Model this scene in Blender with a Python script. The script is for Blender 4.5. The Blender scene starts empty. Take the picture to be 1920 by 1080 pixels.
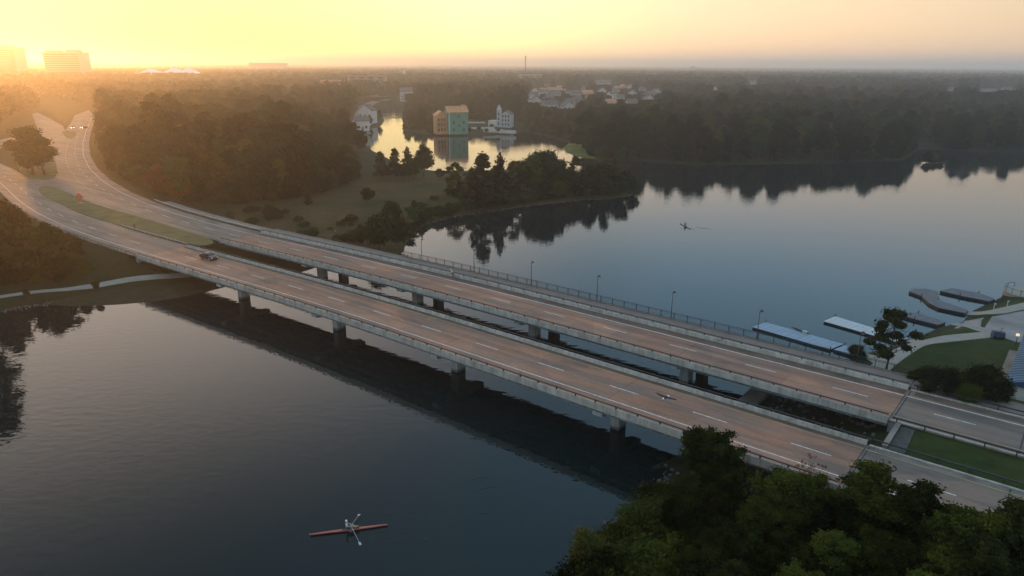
import bpy, bmesh, math, random
import numpy as np
from mathutils import Vector, Matrix, Quaternion
random.seed(7); RNG = np.random.default_rng(7)
R = math.radians
sc = bpy.context.scene

# ------------------------------------------------------------------ camera
HC = 47.0; FPX = 1346.0; PIT = math.atan((540 - 121) / FPX); ROLL = R(0.3)
cam_d = bpy.data.cameras.new('camera'); cam = bpy.data.objects.new('camera', cam_d); sc.collection.objects.link(cam)
cam_d.sensor_width = 36; cam_d.lens = 36 * FPX / 1920; cam_d.clip_end = 60000; cam_d.clip_start = 0.5
cam.matrix_world = Matrix.Translation((0, 0, HC)) @ Matrix.Rotation(math.pi / 2 - PIT, 4, 'X') @ Matrix.Rotation(ROLL, 4, 'Z')
sc.camera = cam
# ------------------------------------------------------------------ sky, sun, exposure
SUN_AZ, SUN_EL = R(-36.5), R(4.5)
SDIR = Vector((math.sin(SUN_AZ) * math.cos(SUN_EL), math.cos(SUN_AZ) * math.cos(SUN_EL), math.sin(SUN_EL)))
world = bpy.data.worlds.new('World'); sc.world = world; world.use_nodes = True
wn, wl = world.node_tree.nodes, world.node_tree.links
sky = wn.new('ShaderNodeTexSky'); sky.sky_type = 'NISHITA'; sky.sun_disc = False
sky.sun_elevation = SUN_EL; sky.sun_rotation = SUN_AZ
sky.altitude = 50; sky.air_density = 1.2; sky.dust_density = 0.25; sky.ozone_density = 1.2
# twilight colours over the whole dome: a broad peach glow low on the sun's side, clear blue higher up and away from it
SKY_K = 0.076
tc = wn.new('ShaderNodeTexCoord'); dt = wn.new('ShaderNodeVectorMath'); dt.operation = 'DOT_PRODUCT'; dt.inputs[1].default_value = SDIR; wl.new(tc.outputs['Generated'], dt.inputs[0])
sx = wn.new('ShaderNodeSeparateXYZ'); wl.new(tc.outputs['Generated'], sx.inputs[0])
def wrange(src, a, b_, c, d, smooth_=True):
    q = wn.new('ShaderNodeMapRange'); q.interpolation_type = 'SMOOTHSTEP' if smooth_ else 'LINEAR'
    for i, v in enumerate((a, b_, c, d)): q.inputs[i + 1].default_value = v
    wl.new(src, q.inputs[0]); return q.outputs[0]
def wmath(op, x, y):
    q = wn.new('ShaderNodeMath'); q.operation = op
    for i, v in enumerate((x, y)):
        if isinstance(v, (int, float)): q.inputs[i].default_value = v
        else: wl.new(v, q.inputs[i])
    return q.outputs[0]
def wscale(col, fac):
    q = wn.new('ShaderNodeVectorMath'); q.operation = 'SCALE'; q.inputs[0].default_value = tuple(c / SKY_K for c in col); wl.new(fac, q.inputs['Scale']); return q.outputs[0]
def wadd(a, b_): q = wn.new('ShaderNodeVectorMath'); q.operation = 'ADD'; wl.new(a, q.inputs[0]); wl.new(b_, q.inputs[1]); return q.outputs[0]
cosT, elev = dt.outputs['Value'], sx.outputs['Z']
peach = wscale((.98, .60, .35), wmath('MULTIPLY', wmath('MULTIPLY', wrange(cosT, -.15, .85, 0, 1.0, False), wrange(cosT, .80, 1.0, 1.0, .30)), wrange(elev, .08, .30, 1, 0)))
blue = wscale((.14, .42, .68), wmath('MULTIPLY', wmath('MULTIPLY', wrange(elev, .08, .30, 0, 1), wrange(elev, .30, .85, 1, .55)), wrange(cosT, .98, .62, .0, 1.0)))
aure = wadd(wscale((.70, .52, .02), wmath('MULTIPLY', wrange(cosT, .62, 1.0, 0, 1.0), wrange(elev, .10, .24, 1, 0))), wscale((1.15, .95, .82), wmath('MULTIPLY', wrange(cosT, .70, 1.0, 0, 1.0), wmath('MULTIPLY', wrange(elev, .10, .26, 0, 1), wrange(elev, .34, .62, 1, 0)))))
base = wscale((.27, .24, .235), wrange(cosT, 1.0, -.4, .35, 1.0, False))
wl.new(wadd(wadd(sky.outputs[0], peach), wadd(blue, wadd(base, aure))), wn['Background'].inputs[0]); wn['Background'].inputs[1].default_value = SKY_K
sun_d = bpy.data.lights.new('sun', 'SUN'); sun = bpy.data.objects.new('sun', sun_d); sc.collection.objects.link(sun)
sun_d.energy = 1.4; sun_d.angle = R(2.0); sun_d.color = (1.0, 0.40, 0.085)
sun.rotation_euler = (-SDIR).to_track_quat('-Z', 'Y').to_euler()
sc.view_settings.view_transform = 'Standard'; sc.view_settings.look = 'None'
sc.view_settings.exposure = 0.18; sc.view_settings.gamma = 1.0; sc.view_settings.use_curve_mapping = False
sc.render.engine = 'CYCLES'
HAZE_DENS, HAZE_G = 0.00030, 0.80
cy = sc.cycles
cy.max_bounces = 8; cy.diffuse_bounces = 2; cy.glossy_bounces = 3; cy.transmission_bounces = 2; cy.volume_bounces = 5; cy.transparent_max_bounces = 4
cy.sample_clamp_indirect = 4.0; cy.use_denoising = True
cy.caustics_reflective = False; cy.caustics_refractive = False

# ------------------------------------------------------------------ placing helpers
def ray(px, py):
    x, y = px - 960.0, 540.0 - py
    c, s = math.cos(ROLL), math.sin(ROLL); x, y = c * x - s * y, s * x + c * y
    return np.array([x, FPX * math.cos(PIT) + y * math.sin(PIT), -FPX * math.sin(PIT) + y * math.cos(PIT)])
def G(px, py, z=0.0):
    """place on a level plane that the photograph shows at this spot"""
    d = ray(px, py); k = (HC - z) / -d[2]; return np.array([d[0] * k, d[1] * k, z])
def at_depth(px, py, D):
    d = ray(px, py); k = D / d[1]; return np.array([d[0] * k, D, HC + d[2] * k])
def W(pts, z=0.0): return np.array([G(p[0], p[1], z)[:2] for p in pts])

# ------------------------------------------------------------------ mesh helpers
COL = sc.collection
def link(o): COL.objects.link(o); return o
def tag(o, label=None, cat=None, group=None, kind=None):
    if label: o['label'] = label
    if cat: o['category'] = cat
    if group: o['group'] = group
    if kind: o['kind'] = kind
    return o
def empty(name, loc=(0, 0, 0), rz=0.0, **kw):
    o = bpy.data.objects.new(name, None); o.location = loc; o.rotation_euler = (0, 0, rz); o.empty_display_size = 0.3
    link(o); return tag(o, **kw)
class MB:
    def __init__(s): s.v = []; s.f = []; s.mi = []; s.m = 0
    def add(s, vs, fs):
        n = len(s.v); s.v += [tuple(float(c) for c in p) for p in vs]
        s.f += [tuple(i + n for i in f) for f in fs]; s.mi += [s.m] * len(fs); return s
    def box(s, c, size, rz=0.0, taper=1.0):
        x, y, z = [k / 2 for k in size]; cc, ss = math.cos(rz), math.sin(rz); vs = []
        for dz in (-z, z):
            t = taper if dz > 0 else 1.0
            for dx, dy in ((-x, -y), (x, -y), (x, y), (-x, y)):
                dx, dy = dx * t, dy * t; vs.append((c[0] + dx * cc - dy * ss, c[1] + dx * ss + dy * cc, c[2] + dz))
        return s.add(vs, [(3, 2, 1, 0), (4, 5, 6, 7), (0, 1, 5, 4), (1, 2, 6, 5), (2, 3, 7, 6), (3, 0, 4, 7)])
    def b2(s, x0, x1, y0, y1, z0, z1): return s.box(((x0 + x1) / 2, (y0 + y1) / 2, (z0 + z1) / 2), (x1 - x0, y1 - y0, z1 - z0))
    def tube(s, pts, rad, n=6, cap=True):
        pts = [Vector(p) for p in pts]; rad = rad if hasattr(rad, '__len__') else [rad] * len(pts); rings = []
        for i, p in enumerate(pts):
            t = (pts[min(i + 1, len(pts) - 1)] - pts[max(i - 1, 0)]).normalized()
            a = t.cross(Vector((0, 0, 1)) if abs(t.z) < .9 else Vector((1, 0, 0))).normalized(); b = t.cross(a)
            rings.append([p + (a * math.cos(q) + b * math.sin(q)) * rad[i] for q in [2 * math.pi * k / n for k in range(n)]])
        vs = [v for r_ in rings for v in r_]; fs = []
        for i in range(len(pts) - 1):
            for k in range(n): fs.append((i * n + k, i * n + (k + 1) % n, (i + 1) * n + (k + 1) % n, (i + 1) * n + k))
        if cap: fs += [tuple(range(n))[::-1], tuple((len(pts) - 1) * n + k for k in range(n))]
        return s.add(vs, fs)
    def prism(s, poly, z0, z1):
        n = len(poly); vs = [(p[0], p[1], z0) for p in poly] + [(p[0], p[1], z1) for p in poly]
        return s.add(vs, [tuple(range(n))[::-1], tuple(range(n, 2 * n))] + [(i, (i + 1) % n, n + (i + 1) % n, n + i) for i in range(n)])
    def mesh(s, name, mats, smooth=False):
        me = bpy.data.meshes.new(name); me.from_pydata(s.v, [], s.f)
        for m in (mats if isinstance(mats, (list, tuple)) else [mats]): me.materials.append(m)
        if any(s.mi): me.polygons.foreach_set('material_index', s.mi)
        if smooth: me.polygons.foreach_set('use_smooth', [True] * len(s.f))
        me.validate(); me.update(); return me
    def build(s, name, mats, parent=None, smooth=False, loc=None, rz=None, **kw):
        o = bpy.data.objects.new(name, s.mesh(name, mats, smooth)); link(o)
        if parent: o.parent = parent
        if loc is not None: o.location = loc
        if rz is not None: o.rotation_euler = (0, 0, rz)
        return tag(o, **kw)
def put(name, me, parent=None, loc=None, rz=None, **kw):
    o = bpy.data.objects.new(name, me); link(o)
    if parent: o.parent = parent
    if loc is not None: o.location = loc
    if rz is not None: o.rotation_euler = (0, 0, rz)
    return tag(o, **kw)
def copy_tree(o, parent=None):
    c = o.copy(); COL.objects.link(c)
    if parent: c.parent = parent
    for ch in list(o.children): copy_tree(ch, c)
    return c

# ------------------------------------------------------------------ materials
MATS = {}
def nmat(name):
    m = bpy.data.materials.new(name); m.use_nodes = True; MATS[name] = m
    return m, m.node_tree.nodes, m.node_tree.links, m.node_tree.nodes['Principled BSDF']
def tex_noise(n, l, vec, scale, detail=4, rough=.55):
    t = n.new('ShaderNodeTexNoise'); t.inputs['Scale'].default_value = scale; t.inputs['Detail'].default_value = detail; t.inputs['Roughness'].default_value = rough
    if vec is not None: l.new(vec, t.inputs['Vector'])
    return t
def ramp(n, l, fac, stops):
    r = n.new('ShaderNodeValToRGB'); e = r.color_ramp.elements
    while len(e) < len(stops): e.new(0.5)
    for k, (p, c) in enumerate(stops): e[k].position = p; e[k].color = (*c, 1)
    l.new(fac, r.inputs[0]); return r
def mixc(n, l, fac, a, b, mode='MIX'):
    x = n.new('ShaderNodeMix'); x.data_type = 'RGBA'; x.blend_type = mode
    for sock, v in ((0, fac), (6, a), (7, b)):
        if hasattr(v, 'links') or hasattr(v, 'is_linked'): l.new(v, x.inputs[sock])
        else: x.inputs[sock].default_value = v if sock == 0 else (*v, 1)
    return x.outputs[2]
def simple(name, c, rough=.7, metal=0.0, var=.18, scale=.8, bump=0.0, spec=None, streak=0.0, tide=False):
    m, n, l, b = nmat(name)
    g = n.new('ShaderNodeNewGeometry')
    t = tex_noise(n, l, g.outputs['Position'], scale, 5)
    r = ramp(n, l, t.outputs[0], [(.3, tuple(k * (1 - var) for k in c)), (.7, tuple(min(1, k * (1 + var)) for k in c))])
    col = r.outputs[0]
    if streak:          # rain streaks running down the face
        mp = n.new('ShaderNodeMapping'); mp.inputs['Scale'].default_value = (1.6, 1.6, .12); l.new(g.outputs['Position'], mp.inputs[0]); ts = tex_noise(n, l, mp.outputs[0], 1.0, 4, .7)
        rs = ramp(n, l, ts.outputs[0], [(.36, (1 - streak, (1 - streak) * .97, (1 - streak) * .93)), (.58, (1, 1, 1))]); col = mixc(n, l, 1.0, col, rs.outputs[0], 'MULTIPLY')
    if tide:            # algae line left by the lake
        sz = n.new('ShaderNodeSeparateXYZ'); l.new(g.outputs['Position'], sz.inputs[0]); ma = n.new('ShaderNodeMath'); ma.operation = 'MULTIPLY_ADD'; l.new(t.outputs[0], ma.inputs[0]); ma.inputs[1].default_value = -.5; l.new(sz.outputs[2], ma.inputs[2])
        mr2 = n.new('ShaderNodeMapRange'); mr2.inputs[1].default_value = .0; mr2.inputs[2].default_value = .35; mr2.inputs[3].default_value = .85; mr2.inputs[4].default_value = 0; l.new(ma.outputs[0], mr2.inputs[0]); col = mixc(n, l, mr2.outputs[0], col, (.035, .04, .03))
    l.new(col, b.inputs['Base Color']); b.inputs['Roughness'].default_value = rough; b.inputs['Metallic'].default_value = metal
    if spec is not None: b.inputs['Specular IOR Level'].default_value = spec
    if bump:
        bp = n.new('ShaderNodeBump'); bp.inputs['Distance'].default_value = bump; t2 = tex_noise(n, l, g.outputs['Position'], scale * 8, 4)
        l.new(t2.outputs[0], bp.inputs['Height']); l.new(bp.outputs[0], b.inputs['Normal'])
    return m
def glow(name, c, s):
    m, n, l, b = nmat(name); b.inputs['Base Color'].default_value = (*c, 1); b.inputs['Emission Color'].default_value = (*c, 1); b.inputs['Emission Strength'].default_value = s
    return m
def concrete_road(name, base, red, joint_dir=None):
    """weathered concrete carriageway: broad reddish dust patches, darker tyre and oil stains, fine grain"""
    m, n, l, b = nmat(name)
    g = n.new('ShaderNodeNewGeometry')
    mp = n.new('ShaderNodeMapping'); mp.vector_type = 'TEXTURE'; mp.inputs['Rotation'].default_value = (0, 0, BANG); l.new(g.outputs['Position'], mp.inputs[0])
    st = n.new('ShaderNodeMapping'); st.inputs['Scale'].default_value = (.07, .24, .3); l.new(mp.outputs[0], st.inputs[0])
    big = tex_noise(n, l, st.outputs[0], 1.3, 4, .6)
    st2 = n.new('ShaderNodeMapping'); st2.inputs['Scale'].default_value = (.11, .6, .3); st2.inputs['Location'].default_value = (31, 7, 0); l.new(mp.outputs[0], st2.inputs[0])
    stain = tex_noise(n, l, st2.outputs[0], 1.0, 5, .65)
    fine = tex_noise(n, l, g.outputs['Position'], 2.5, 6, .7)
    c1 = ramp(n, l, big.outputs[0], [(.32, base), (.68, red)])
    c2 = ramp(n, l, stain.outputs[0], [(.30, (.66, .66, .68)), (.5, (1, 1, 1)), (.72, (1.12, 1.09, 1.06))])
    c3 = ramp(n, l, fine.outputs[0], [(.25, (.82, .82, .82)), (.75, (1.1, 1.1, 1.1))])
    o = mixc(n, l, 1.0, c1.outputs[0], c2.outputs[0], 'MULTIPLY'); o = mixc(n, l, 1.0, o, c3.outputs[0], 'MULTIPLY')
    st3 = n.new('ShaderNodeMapping'); st3.inputs['Scale'].default_value = (.010, .62, .3); st3.inputs['Location'].default_value = (3, 1, 0); l.new(mp.outputs[0], st3.inputs[0])
    trk = tex_noise(n, l, st3.outputs[0], 1.0, 3, .5); c4 = ramp(n, l, trk.outputs[0], [(.34, (.72, .72, .74)), (.56, (1.06, 1.05, 1.04))]); o = mixc(n, l, 1.0, o, c4.outputs[0], 'MULTIPLY')
    sn = n.new('ShaderNodeVectorMath'); sn.operation = 'SNAP'; sn.inputs[1].default_value = (14.0, 3.7, 100.0); l.new(mp.outputs[0], sn.inputs[0]); wnz = n.new('ShaderNodeTexWhiteNoise'); l.new(sn.outputs[0], wnz.inputs['Vector'])
    c6 = ramp(n, l, wnz.outputs['Value'], [(0, (.82, .84, .87)), (.5, (1, 1, 1)), (1, (1.14, 1.09, 1.05))]); o = mixc(n, l, .9, o, c6.outputs[0], 'MULTIPLY')
    vo = n.new('ShaderNodeTexVoronoi'); vo.inputs['Scale'].default_value = .16; l.new(mp.outputs[0], vo.inputs['Vector']); vr = n.new('ShaderNodeSeparateColor'); l.new(vo.outputs['Color'], vr.inputs[0])
    c5 = ramp(n, l, vr.outputs[0], [(.1, (.80, .82, .84)), (.5, (1, 1, 1)), (.9, (1.12, 1.08, 1.04))]); o = mixc(n, l, .8, o, c5.outputs[0], 'MULTIPLY')
    l.new(o, b.inputs['Base Color']); b.inputs['Roughness'].default_value = .75
    return m
def leaf_mat(name, dark, light, trans=.25, hue=.055, ns=.22):
    m, n, l, b = nmat(name); n.remove(b); out = n['Material Output']
    oi = n.new('ShaderNodeObjectInfo'); g = n.new('ShaderNodeNewGeometry')
    t = tex_noise(n, l, g.outputs['Position'], ns, 3)
    a = n.new('ShaderNodeMath'); a.operation = 'MULTIPLY_ADD'; l.new(oi.outputs['Random'], a.inputs[0]); a.inputs[1].default_value = .75; l.new(t.outputs[0], a.inputs[2])
    a2 = n.new('ShaderNodeMath'); a2.operation = 'SUBTRACT'; l.new(a.outputs[0], a2.inputs[0]); a2.inputs[1].default_value = .37
    r = ramp(n, l, a2.outputs[0], [(.22, dark), (.75, light)])
    hs = n.new('ShaderNodeHueSaturation'); l.new(r.outputs[0], hs.inputs['Color'])
    h = n.new('ShaderNodeMapRange'); l.new(oi.outputs['Random'], h.inputs[0]); h.inputs[3].default_value = .5 - hue; h.inputs[4].default_value = .5 + hue; l.new(h.outputs[0], hs.inputs['Hue'])
    d = n.new('ShaderNodeBsdfDiffuse'); tr = n.new('ShaderNodeBsdfTranslucent'); mx = n.new('ShaderNodeMixShader'); mx.inputs[0].default_value = trans
    l.new(hs.outputs[0], d.inputs[0]); l.new(hs.outputs[0], tr.inputs[0]); l.new(d.outputs[0], mx.inputs[1]); l.new(tr.outputs[0], mx.inputs[2]); l.new(mx.outputs[0], out.inputs[0])
    return m

# bridge frame: origin A on the near deck's lane line, D_ along the decks towards the right bank, N_ across them away from the camera
A_ = np.array([3.9, 97.0]); D_ = np.array([0.7766, -0.6300]); N_ = np.array([0.6300, 0.7766]); BANG = math.atan2(D_[1], D_[0])
ZD = 5.4
def UV(u, v, z=None):
    p = A_ + u * D_ + v * N_
    return p if z is None else (p[0], p[1], z)

M_road = concrete_road('bridge_concrete', (.255, .160, .112), (.44, .192, .104))
M_appr = concrete_road('approach_concrete', (.185, .142, .112), (.25, .168, .118))
M_conc = simple('pale_concrete', (.42, .42, .40), .8, var=.22, scale=.45, bump=.01)
M_para = simple('parapet_concrete', (.47, .42, .36), .8, var=.2, scale=.6, bump=.01, streak=.32)
M_stain = simple('stained_concrete', (.20, .17, .14), .85, var=.35, scale=.4)
M_gutter = simple('gutter_brown', (.135, .088, .062), .9, var=.35, scale=.35)  # darker brown than the carriageway, for the strips along the parapets
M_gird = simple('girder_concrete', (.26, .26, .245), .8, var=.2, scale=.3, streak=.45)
M_pier = simple('pier_concrete', (.40, .41, .39), .8, var=.2, scale=.5, bump=.01, streak=.4, tide=True)
M_rail = simple('dark_steel_rail', (.05, .043, .04), .55, .4, var=.3, scale=1)
M_black = simple('black_paint', (.016, .018, .02), .45, .2, var=.2, scale=1)
M_galv = simple('galvanised_steel', (.55, .53, .48), .45, .6, var=.15, scale=1)
M_white = simple('white_road_paint', (.72, .69, .64), .7, var=.35, scale=2.2)
M_yellow = simple('worn_yellow_paint', (.46, .32, .13), .75, var=.35, scale=.6)
M_walk = simple('sidewalk_concrete', (.19, .14, .112), .8, var=.18, scale=.5, bump=.006)
M_path = simple('path_concrete', (.27, .24, .195), .8, var=.14, scale=.5, bump=.006)
M_joint = simple('tar_joint', (.035, .033, .032), .8)
M_bark = simple('bark', (.045, .034, .027), .9, var=.3, scale=2)
M_dockw = simple('pale_dock_boards', (.24, .31, .38), .6, var=.12, scale=.8)
M_dockd = simple('weathered_dock_boards', (.105, .10, .105), .7, var=.25, scale=.8)
M_ramp = simple('boat_ramp_concrete', (.22, .20, .19), .8, var=.35, scale=.18)
M_glass = simple('window_glass', (.03, .035, .04), .12, var=.1, scale=.4)
M_whitew = simple('white_wall', (.43, .42, .40), .7, var=.1, scale=.4)
M_cream = simple('cream_wall', (.60, .54, .46), .75, var=.12, scale=.3)
M_brickw = simple('brick_wall', (.32, .17, .12), .8, var=.2, scale=.4)
M_roofd = simple('dark_shingle', (.11, .10, .10), .85, var=.25, scale=.4)
M_roofr = simple('terracotta_roof', (.50, .20, .10), .8, var=.25, scale=.4)
M_roofb = simple('blue_metal_roof', (.035, .075, .13), .4, .3, var=.3, scale=.15)
M_osb = simple('raw_sheathing_board', (.56, .25, .11), .8, var=.18, scale=.35)
M_green = simple('green_sheathing_board', (.06, .25, .17), .75, var=.12, scale=.25)
M_tower = simple('office_cladding', (.42, .38, .34), .7, var=.1, scale=.05)
M_tent = simple('white_tent_fabric', (.85, .83, .80), .6, var=.05, scale=.1)
M_tyre = simple('tyre_rubber', (.02, .02, .02), .8)
M_car = simple('dark_blue_car_paint', (.018, .022, .032), .22, .3, var=.1, scale=.5, spec=.7)
M_orange = simple('orange_sign', (.75, .10, .05), .6, var=.08, scale=2)
M_red = simple('red_shell_paint', (.42, .12, .09), .3, var=.15, scale=1.5)
M_skin = simple('skin', (.45, .28, .20), .6, var=.06, scale=3)
M_shirt = simple('pale_shirt', (.55, .60, .66), .8, var=.08, scale=4)
M_navy = simple('navy_cloth', (.04, .06, .12), .8, var=.15, scale=4)
M_darkc = simple('dark_cloth', (.03, .03, .035), .8, var=.15, scale=4)
M_feather = simple('dark_brown_feathers', (.012, .008, .006), .8, var=.3, scale=4)
M_whitef = simple('white_feathers', (.8, .79, .75), .8, var=.06, scale=5)
M_rock = simple('shore_rock', (.10, .095, .085), .9, var=.4, scale=.8)
M_lamp = glow('headlight', (1.0, .86, .62), 14.0)
M_lens = simple('lamp_lens', (.75, .74, .70), .3, var=.05)
LEAF = {
 'pine': leaf_mat('pine_needles', (.010, .019, .009), (.030, .046, .015)),
 'broad': leaf_mat('green_leaves', (.011, .025, .008), (.048, .072, .017), hue=.03),
 'dark': leaf_mat('dark_leaves', (.008, .017, .008), (.024, .038, .014)),
 'autumn': leaf_mat('rust_leaves', (.10, .034, .012), (.19, .066, .02), hue=.01),
 'yellow': leaf_mat('yellowing_leaves', (.045, .055, .014), (.125, .115, .03), hue=.015),
 'nearb': leaf_mat('mottled_green_leaves', (.008, .016, .004), (.082, .088, .015), hue=.03, ns=.7),  # leaf colour from dark to yellow-green, mottled by noise
 'nearp': leaf_mat('pine_tufts', (.009, .017, .006), (.060, .070, .016), hue=.02, ns=.8),
 'olive': leaf_mat('olive_leaves', (.022, .024, .008), (.075, .066, .018), hue=.03),
 'dead': leaf_mat('pink_dry_twigs', (.12, .06, .05), (.22, .12, .10), hue=.01),
}

# ------------------------------------------------------------------ paths of the two carriageways
class Path:
    """points run left to right; s = 0 at the point nearest A_ + off*N_"""
    def __init__(self, pts, off):
        pts = np.array(pts, float)
        for it in range(3):                     # round the corners
            q = pts.copy(); q[1:-1] = .25 * pts[:-2] + .5 * pts[1:-1] + .25 * pts[2:]; pts = q
        seg = np.r_[0, np.cumsum(np.linalg.norm(np.diff(pts, axis=0), axis=1))]
        ss = np.arange(0, seg[-1], 1.0); P = np.c_[np.interp(ss, seg, pts[:, 0]), np.interp(ss, seg, pts[:, 1])]
        k = np.ones(9) / 9
        Q = np.c_[np.convolve(np.pad(P[:, 0], 4, 'edge'), k, 'valid'), np.convolve(np.pad(P[:, 1], 4, 'edge'), k, 'valid')]; Q[:5] = P[:5]; Q[-5:] = P[-5:]; P = Q
        i0 = np.argmin(np.linalg.norm(P - (A_ + off * N_), axis=1)); self.s = ss - ss[i0]; self.P = P
        T = np.gradient(P, axis=0); T /= np.linalg.norm(T, axis=1)[:, None]; self.T = T; self.N = np.c_[-T[:, 1], T[:, 0]]
    def at(self, s, v=0.0):
        i = lambda a: np.array([np.interp(s, self.s, a[:, 0]), np.interp(s, self.s, a[:, 1])])
        t = i(self.T); nn = i(self.N); return i(self.P) + v * nn, math.atan2(t[1], t[0])
    def sweep(self, mb, s0, s1, prof, step=2.0):
        """closed profile of (v, z), counter-clockwise seen along +s"""
        ns = max(2, int((s1 - s0) / step) + 1); vs = []; n = len(prof)
        for s in np.linspace(s0, s1, ns):
            p, a = self.at(s); nx, ny = -math.sin(a), math.cos(a); vs += [(p[0] + v * nx, p[1] + v * ny, z) for v, z in prof]
        fs = [(i * n + k, (i + 1) * n + k, (i + 1) * n + (k + 1) % n, i * n + (k + 1) % n) for i in range(ns - 1) for k in range(n)]
        fs += [tuple(range(n)), tuple((ns - 1) * n + k for k in range(n))[::-1]]
        return mb.add(vs, fs)
    def bar(self, mb, s0, s1, v0, v1, z0, z1, step=2.0): return self.sweep(mb, s0, s1, [(v0, z0), (v0, z1), (v1, z1), (v1, z0)][::-1], step)
    def sheet(self, mb, s0, s1, v0, v1, z, step=2.0):
        ns = max(2, int((s1 - s0) / step) + 1); vs = []
        for s in np.linspace(s0, s1, ns):
            for v in (v0, v1): p, a = self.at(s, v); vs.append((p[0], p[1], z))
        return mb.add(vs, [(2 * i, 2 * i + 2, 2 * i + 3, 2 * i + 1) for i in range(ns - 1)])
DVU = np.array([-240, -228, -216, -194, -171, -150, -138, -117, -105, -94, -72, -59, -47, -30, 0, 200.]); DVV = np.array([9., 6.3, 4.1, .3, -2.6, -3.9, -4.2, -3.75, -3.3, -2.6, -1.36, -.75, -.35, 0, 0, 0])
near_pts = [G(-90, 283, ZD)[:2], G(-30, 300, ZD)[:2], G(12, 322, ZD)[:2]] + [A_ + u * D_ + np.interp(u, DVU, DVV) * N_ for u in np.arange(-222, 190, 6.0)]
far_pts = [G(168, 212, ZD)[:2], G(158, 228, ZD)[:2], G(147, 248, ZD)[:2], G(133, 275, ZD)[:2], G(131, 298, ZD)[:2], G(143, 322, ZD)[:2], G(168, 346, ZD)[:2], G(205, 368, ZD)[:2], G(250, 387, ZD)[:2], G(300, 404, ZD)[:2], G(357, 421, ZD)[:2]] + \
          [A_ + u * D_ + (18.85 + np.interp(u, DVU, DVV)) * N_ for u in np.arange(-112, 190, 6.0)]
PN, PF = Path(near_pts, 0), Path(far_pts, 18.85)
S_L, S_R = -105.5, 43.7            # bridge ends

# ------------------------------------------------------------------ terrain and lake
SHORE = np.vstack([W([(-260, 612), (-120, 598), (0, 585), (60, 575), (130, 563), (200, 554), (260, 548), (330, 541), (400, 534), (450, 522), (500, 511), (555, 505), (600, 499), (650, 490), (700, 483),
    (757, 474), (764, 455), (775, 437), (800, 421), (850, 407), (900, 399), (985, 387), (1085, 376), (1150, 372), (1185, 367), (1198, 356), (1190, 345), (1150, 335), (1110, 326), (1060, 319), (1000, 317), (940, 319), (880, 321), (820, 321), (780, 316), (740, 303), (700, 283), (672, 262), (664, 251), (690, 244), (715, 236), (722, 226), (716, 214), (722, 205), (728, 199), (731, 191),
    (736, 191), (738, 198), (745, 207), (753, 222), (756, 236), (753, 243), (775, 249), (820, 254), (850, 257), (900, 256), (960, 251), (985, 249), (1010, 252), (1045, 262), (1066, 267), (1056, 277), (1062, 286), (1080, 293), (1110, 298), (1160, 301), (1230, 304), (1300, 308), (1360, 309), (1450, 307), (1540, 305), (1640, 303), (1690, 301), (1705, 296), (1712, 288), (1722, 282), (1745, 279), (1800, 282), (1860, 285), (1920, 288), (2060, 296), (2300, 310), (2700, 340)]),
    np.array([[420., 330.], [300, 235], [215, 185]]),
    W([(2010, 505), (1935, 541), (1885, 552), (1850, 569), (1815, 585), (1812, 592), (1800, 606), (1786, 607), (1760, 613), (1730, 627), (1712, 638), (1690, 645), (1660, 650), (1625, 661), (1600, 672), (1585, 690)]),
    np.array([UV(28, 26), UV(25, 20), UV(24, 12), UV(25, 2), UV(22, -8)]),
    W([(1265, 880), (1230, 912), (1205, 937), (1180, 966), (1140, 992), (1105, 1014), (1085, 1052), (1070, 1085), (1050, 1150)]),
    np.array([[4., 35.], [10, 0], [20, -60], [-60, -200], [-420, -200], [-420, 60]])])
def poly_sd(P, X, Y):
    """signed distance to polygon P, negative inside"""
    X = np.asarray(X, float); Y = np.asarray(Y, float); sh = X.shape; X = X.ravel(); Y = Y.ravel()
    best = np.full(X.shape, 1e18); ins = np.zeros(X.shape, bool)
    for i in range(len(P)):
        ax, ay = P[i]; bx, by = P[(i + 1) % len(P)]; dx, dy = bx - ax, by - ay
        t = np.clip(((X - ax) * dx + (Y - ay) * dy) / (dx * dx + dy * dy + 1e-9), 0, 1)
        best = np.minimum(best, (X - ax - t * dx) ** 2 + (Y - ay - t * dy) ** 2)
        c = (ay > Y) != (by > Y)
        with np.errstate(divide='ignore', invalid='ignore'): xi = ax + (Y - ay) * dx / (dy if abs(dy) > 1e-9 else 1e-9)
        ins ^= c & (X < xi)
    return (np.sqrt(best) * np.where(ins, -1, 1)).reshape(sh)
def line_d(P, X, Y):
    X = np.asarray(X, float); Y = np.asarray(Y, float); best = np.full(X.shape, 1e18)
    for (ax, ay), (bx, by) in zip(P[:-1], P[1:]):
        dx, dy = bx - ax, by - ay; t = np.clip(((X - ax) * dx + (Y - ay) * dy) / (dx * dx + dy * dy + 1e-9), 0, 1)
        best = np.minimum(best, (X - ax - t * dx) ** 2 + (Y - ay - t * dy) ** 2)
    return np.sqrt(best)
def sub(path, s0, s1, step=6): return np.array([path.at(s)[0] for s in np.arange(s0, s1 + .1, step)])
LN, LF_ = sub(PN, PN.s[0], S_L - 4), sub(PF, PF.s[0], S_L - 4)
CROSS = W([(66, 205), (85, 225), (100, 245), (108, 275), (100, 310), (85, 330)], ZD)
PLAT_R = np.array([UV(47, -6.2), UV(185, -6.2), UV(185, 31.0), UV(47, 31.0)])
JUNC = W([(20, 345), (60, 335), (110, 335), (150, 330), (160, 300), (140, 260), (120, 235), (60, 208), (40, 235), (30, 300)], ZD)
LAWN = W([(1590, 700), (1700, 640), (1790, 600), (1870, 560), (1960, 540), (2050, 640), (1900, 760), (1700, 740)], 2)
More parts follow.
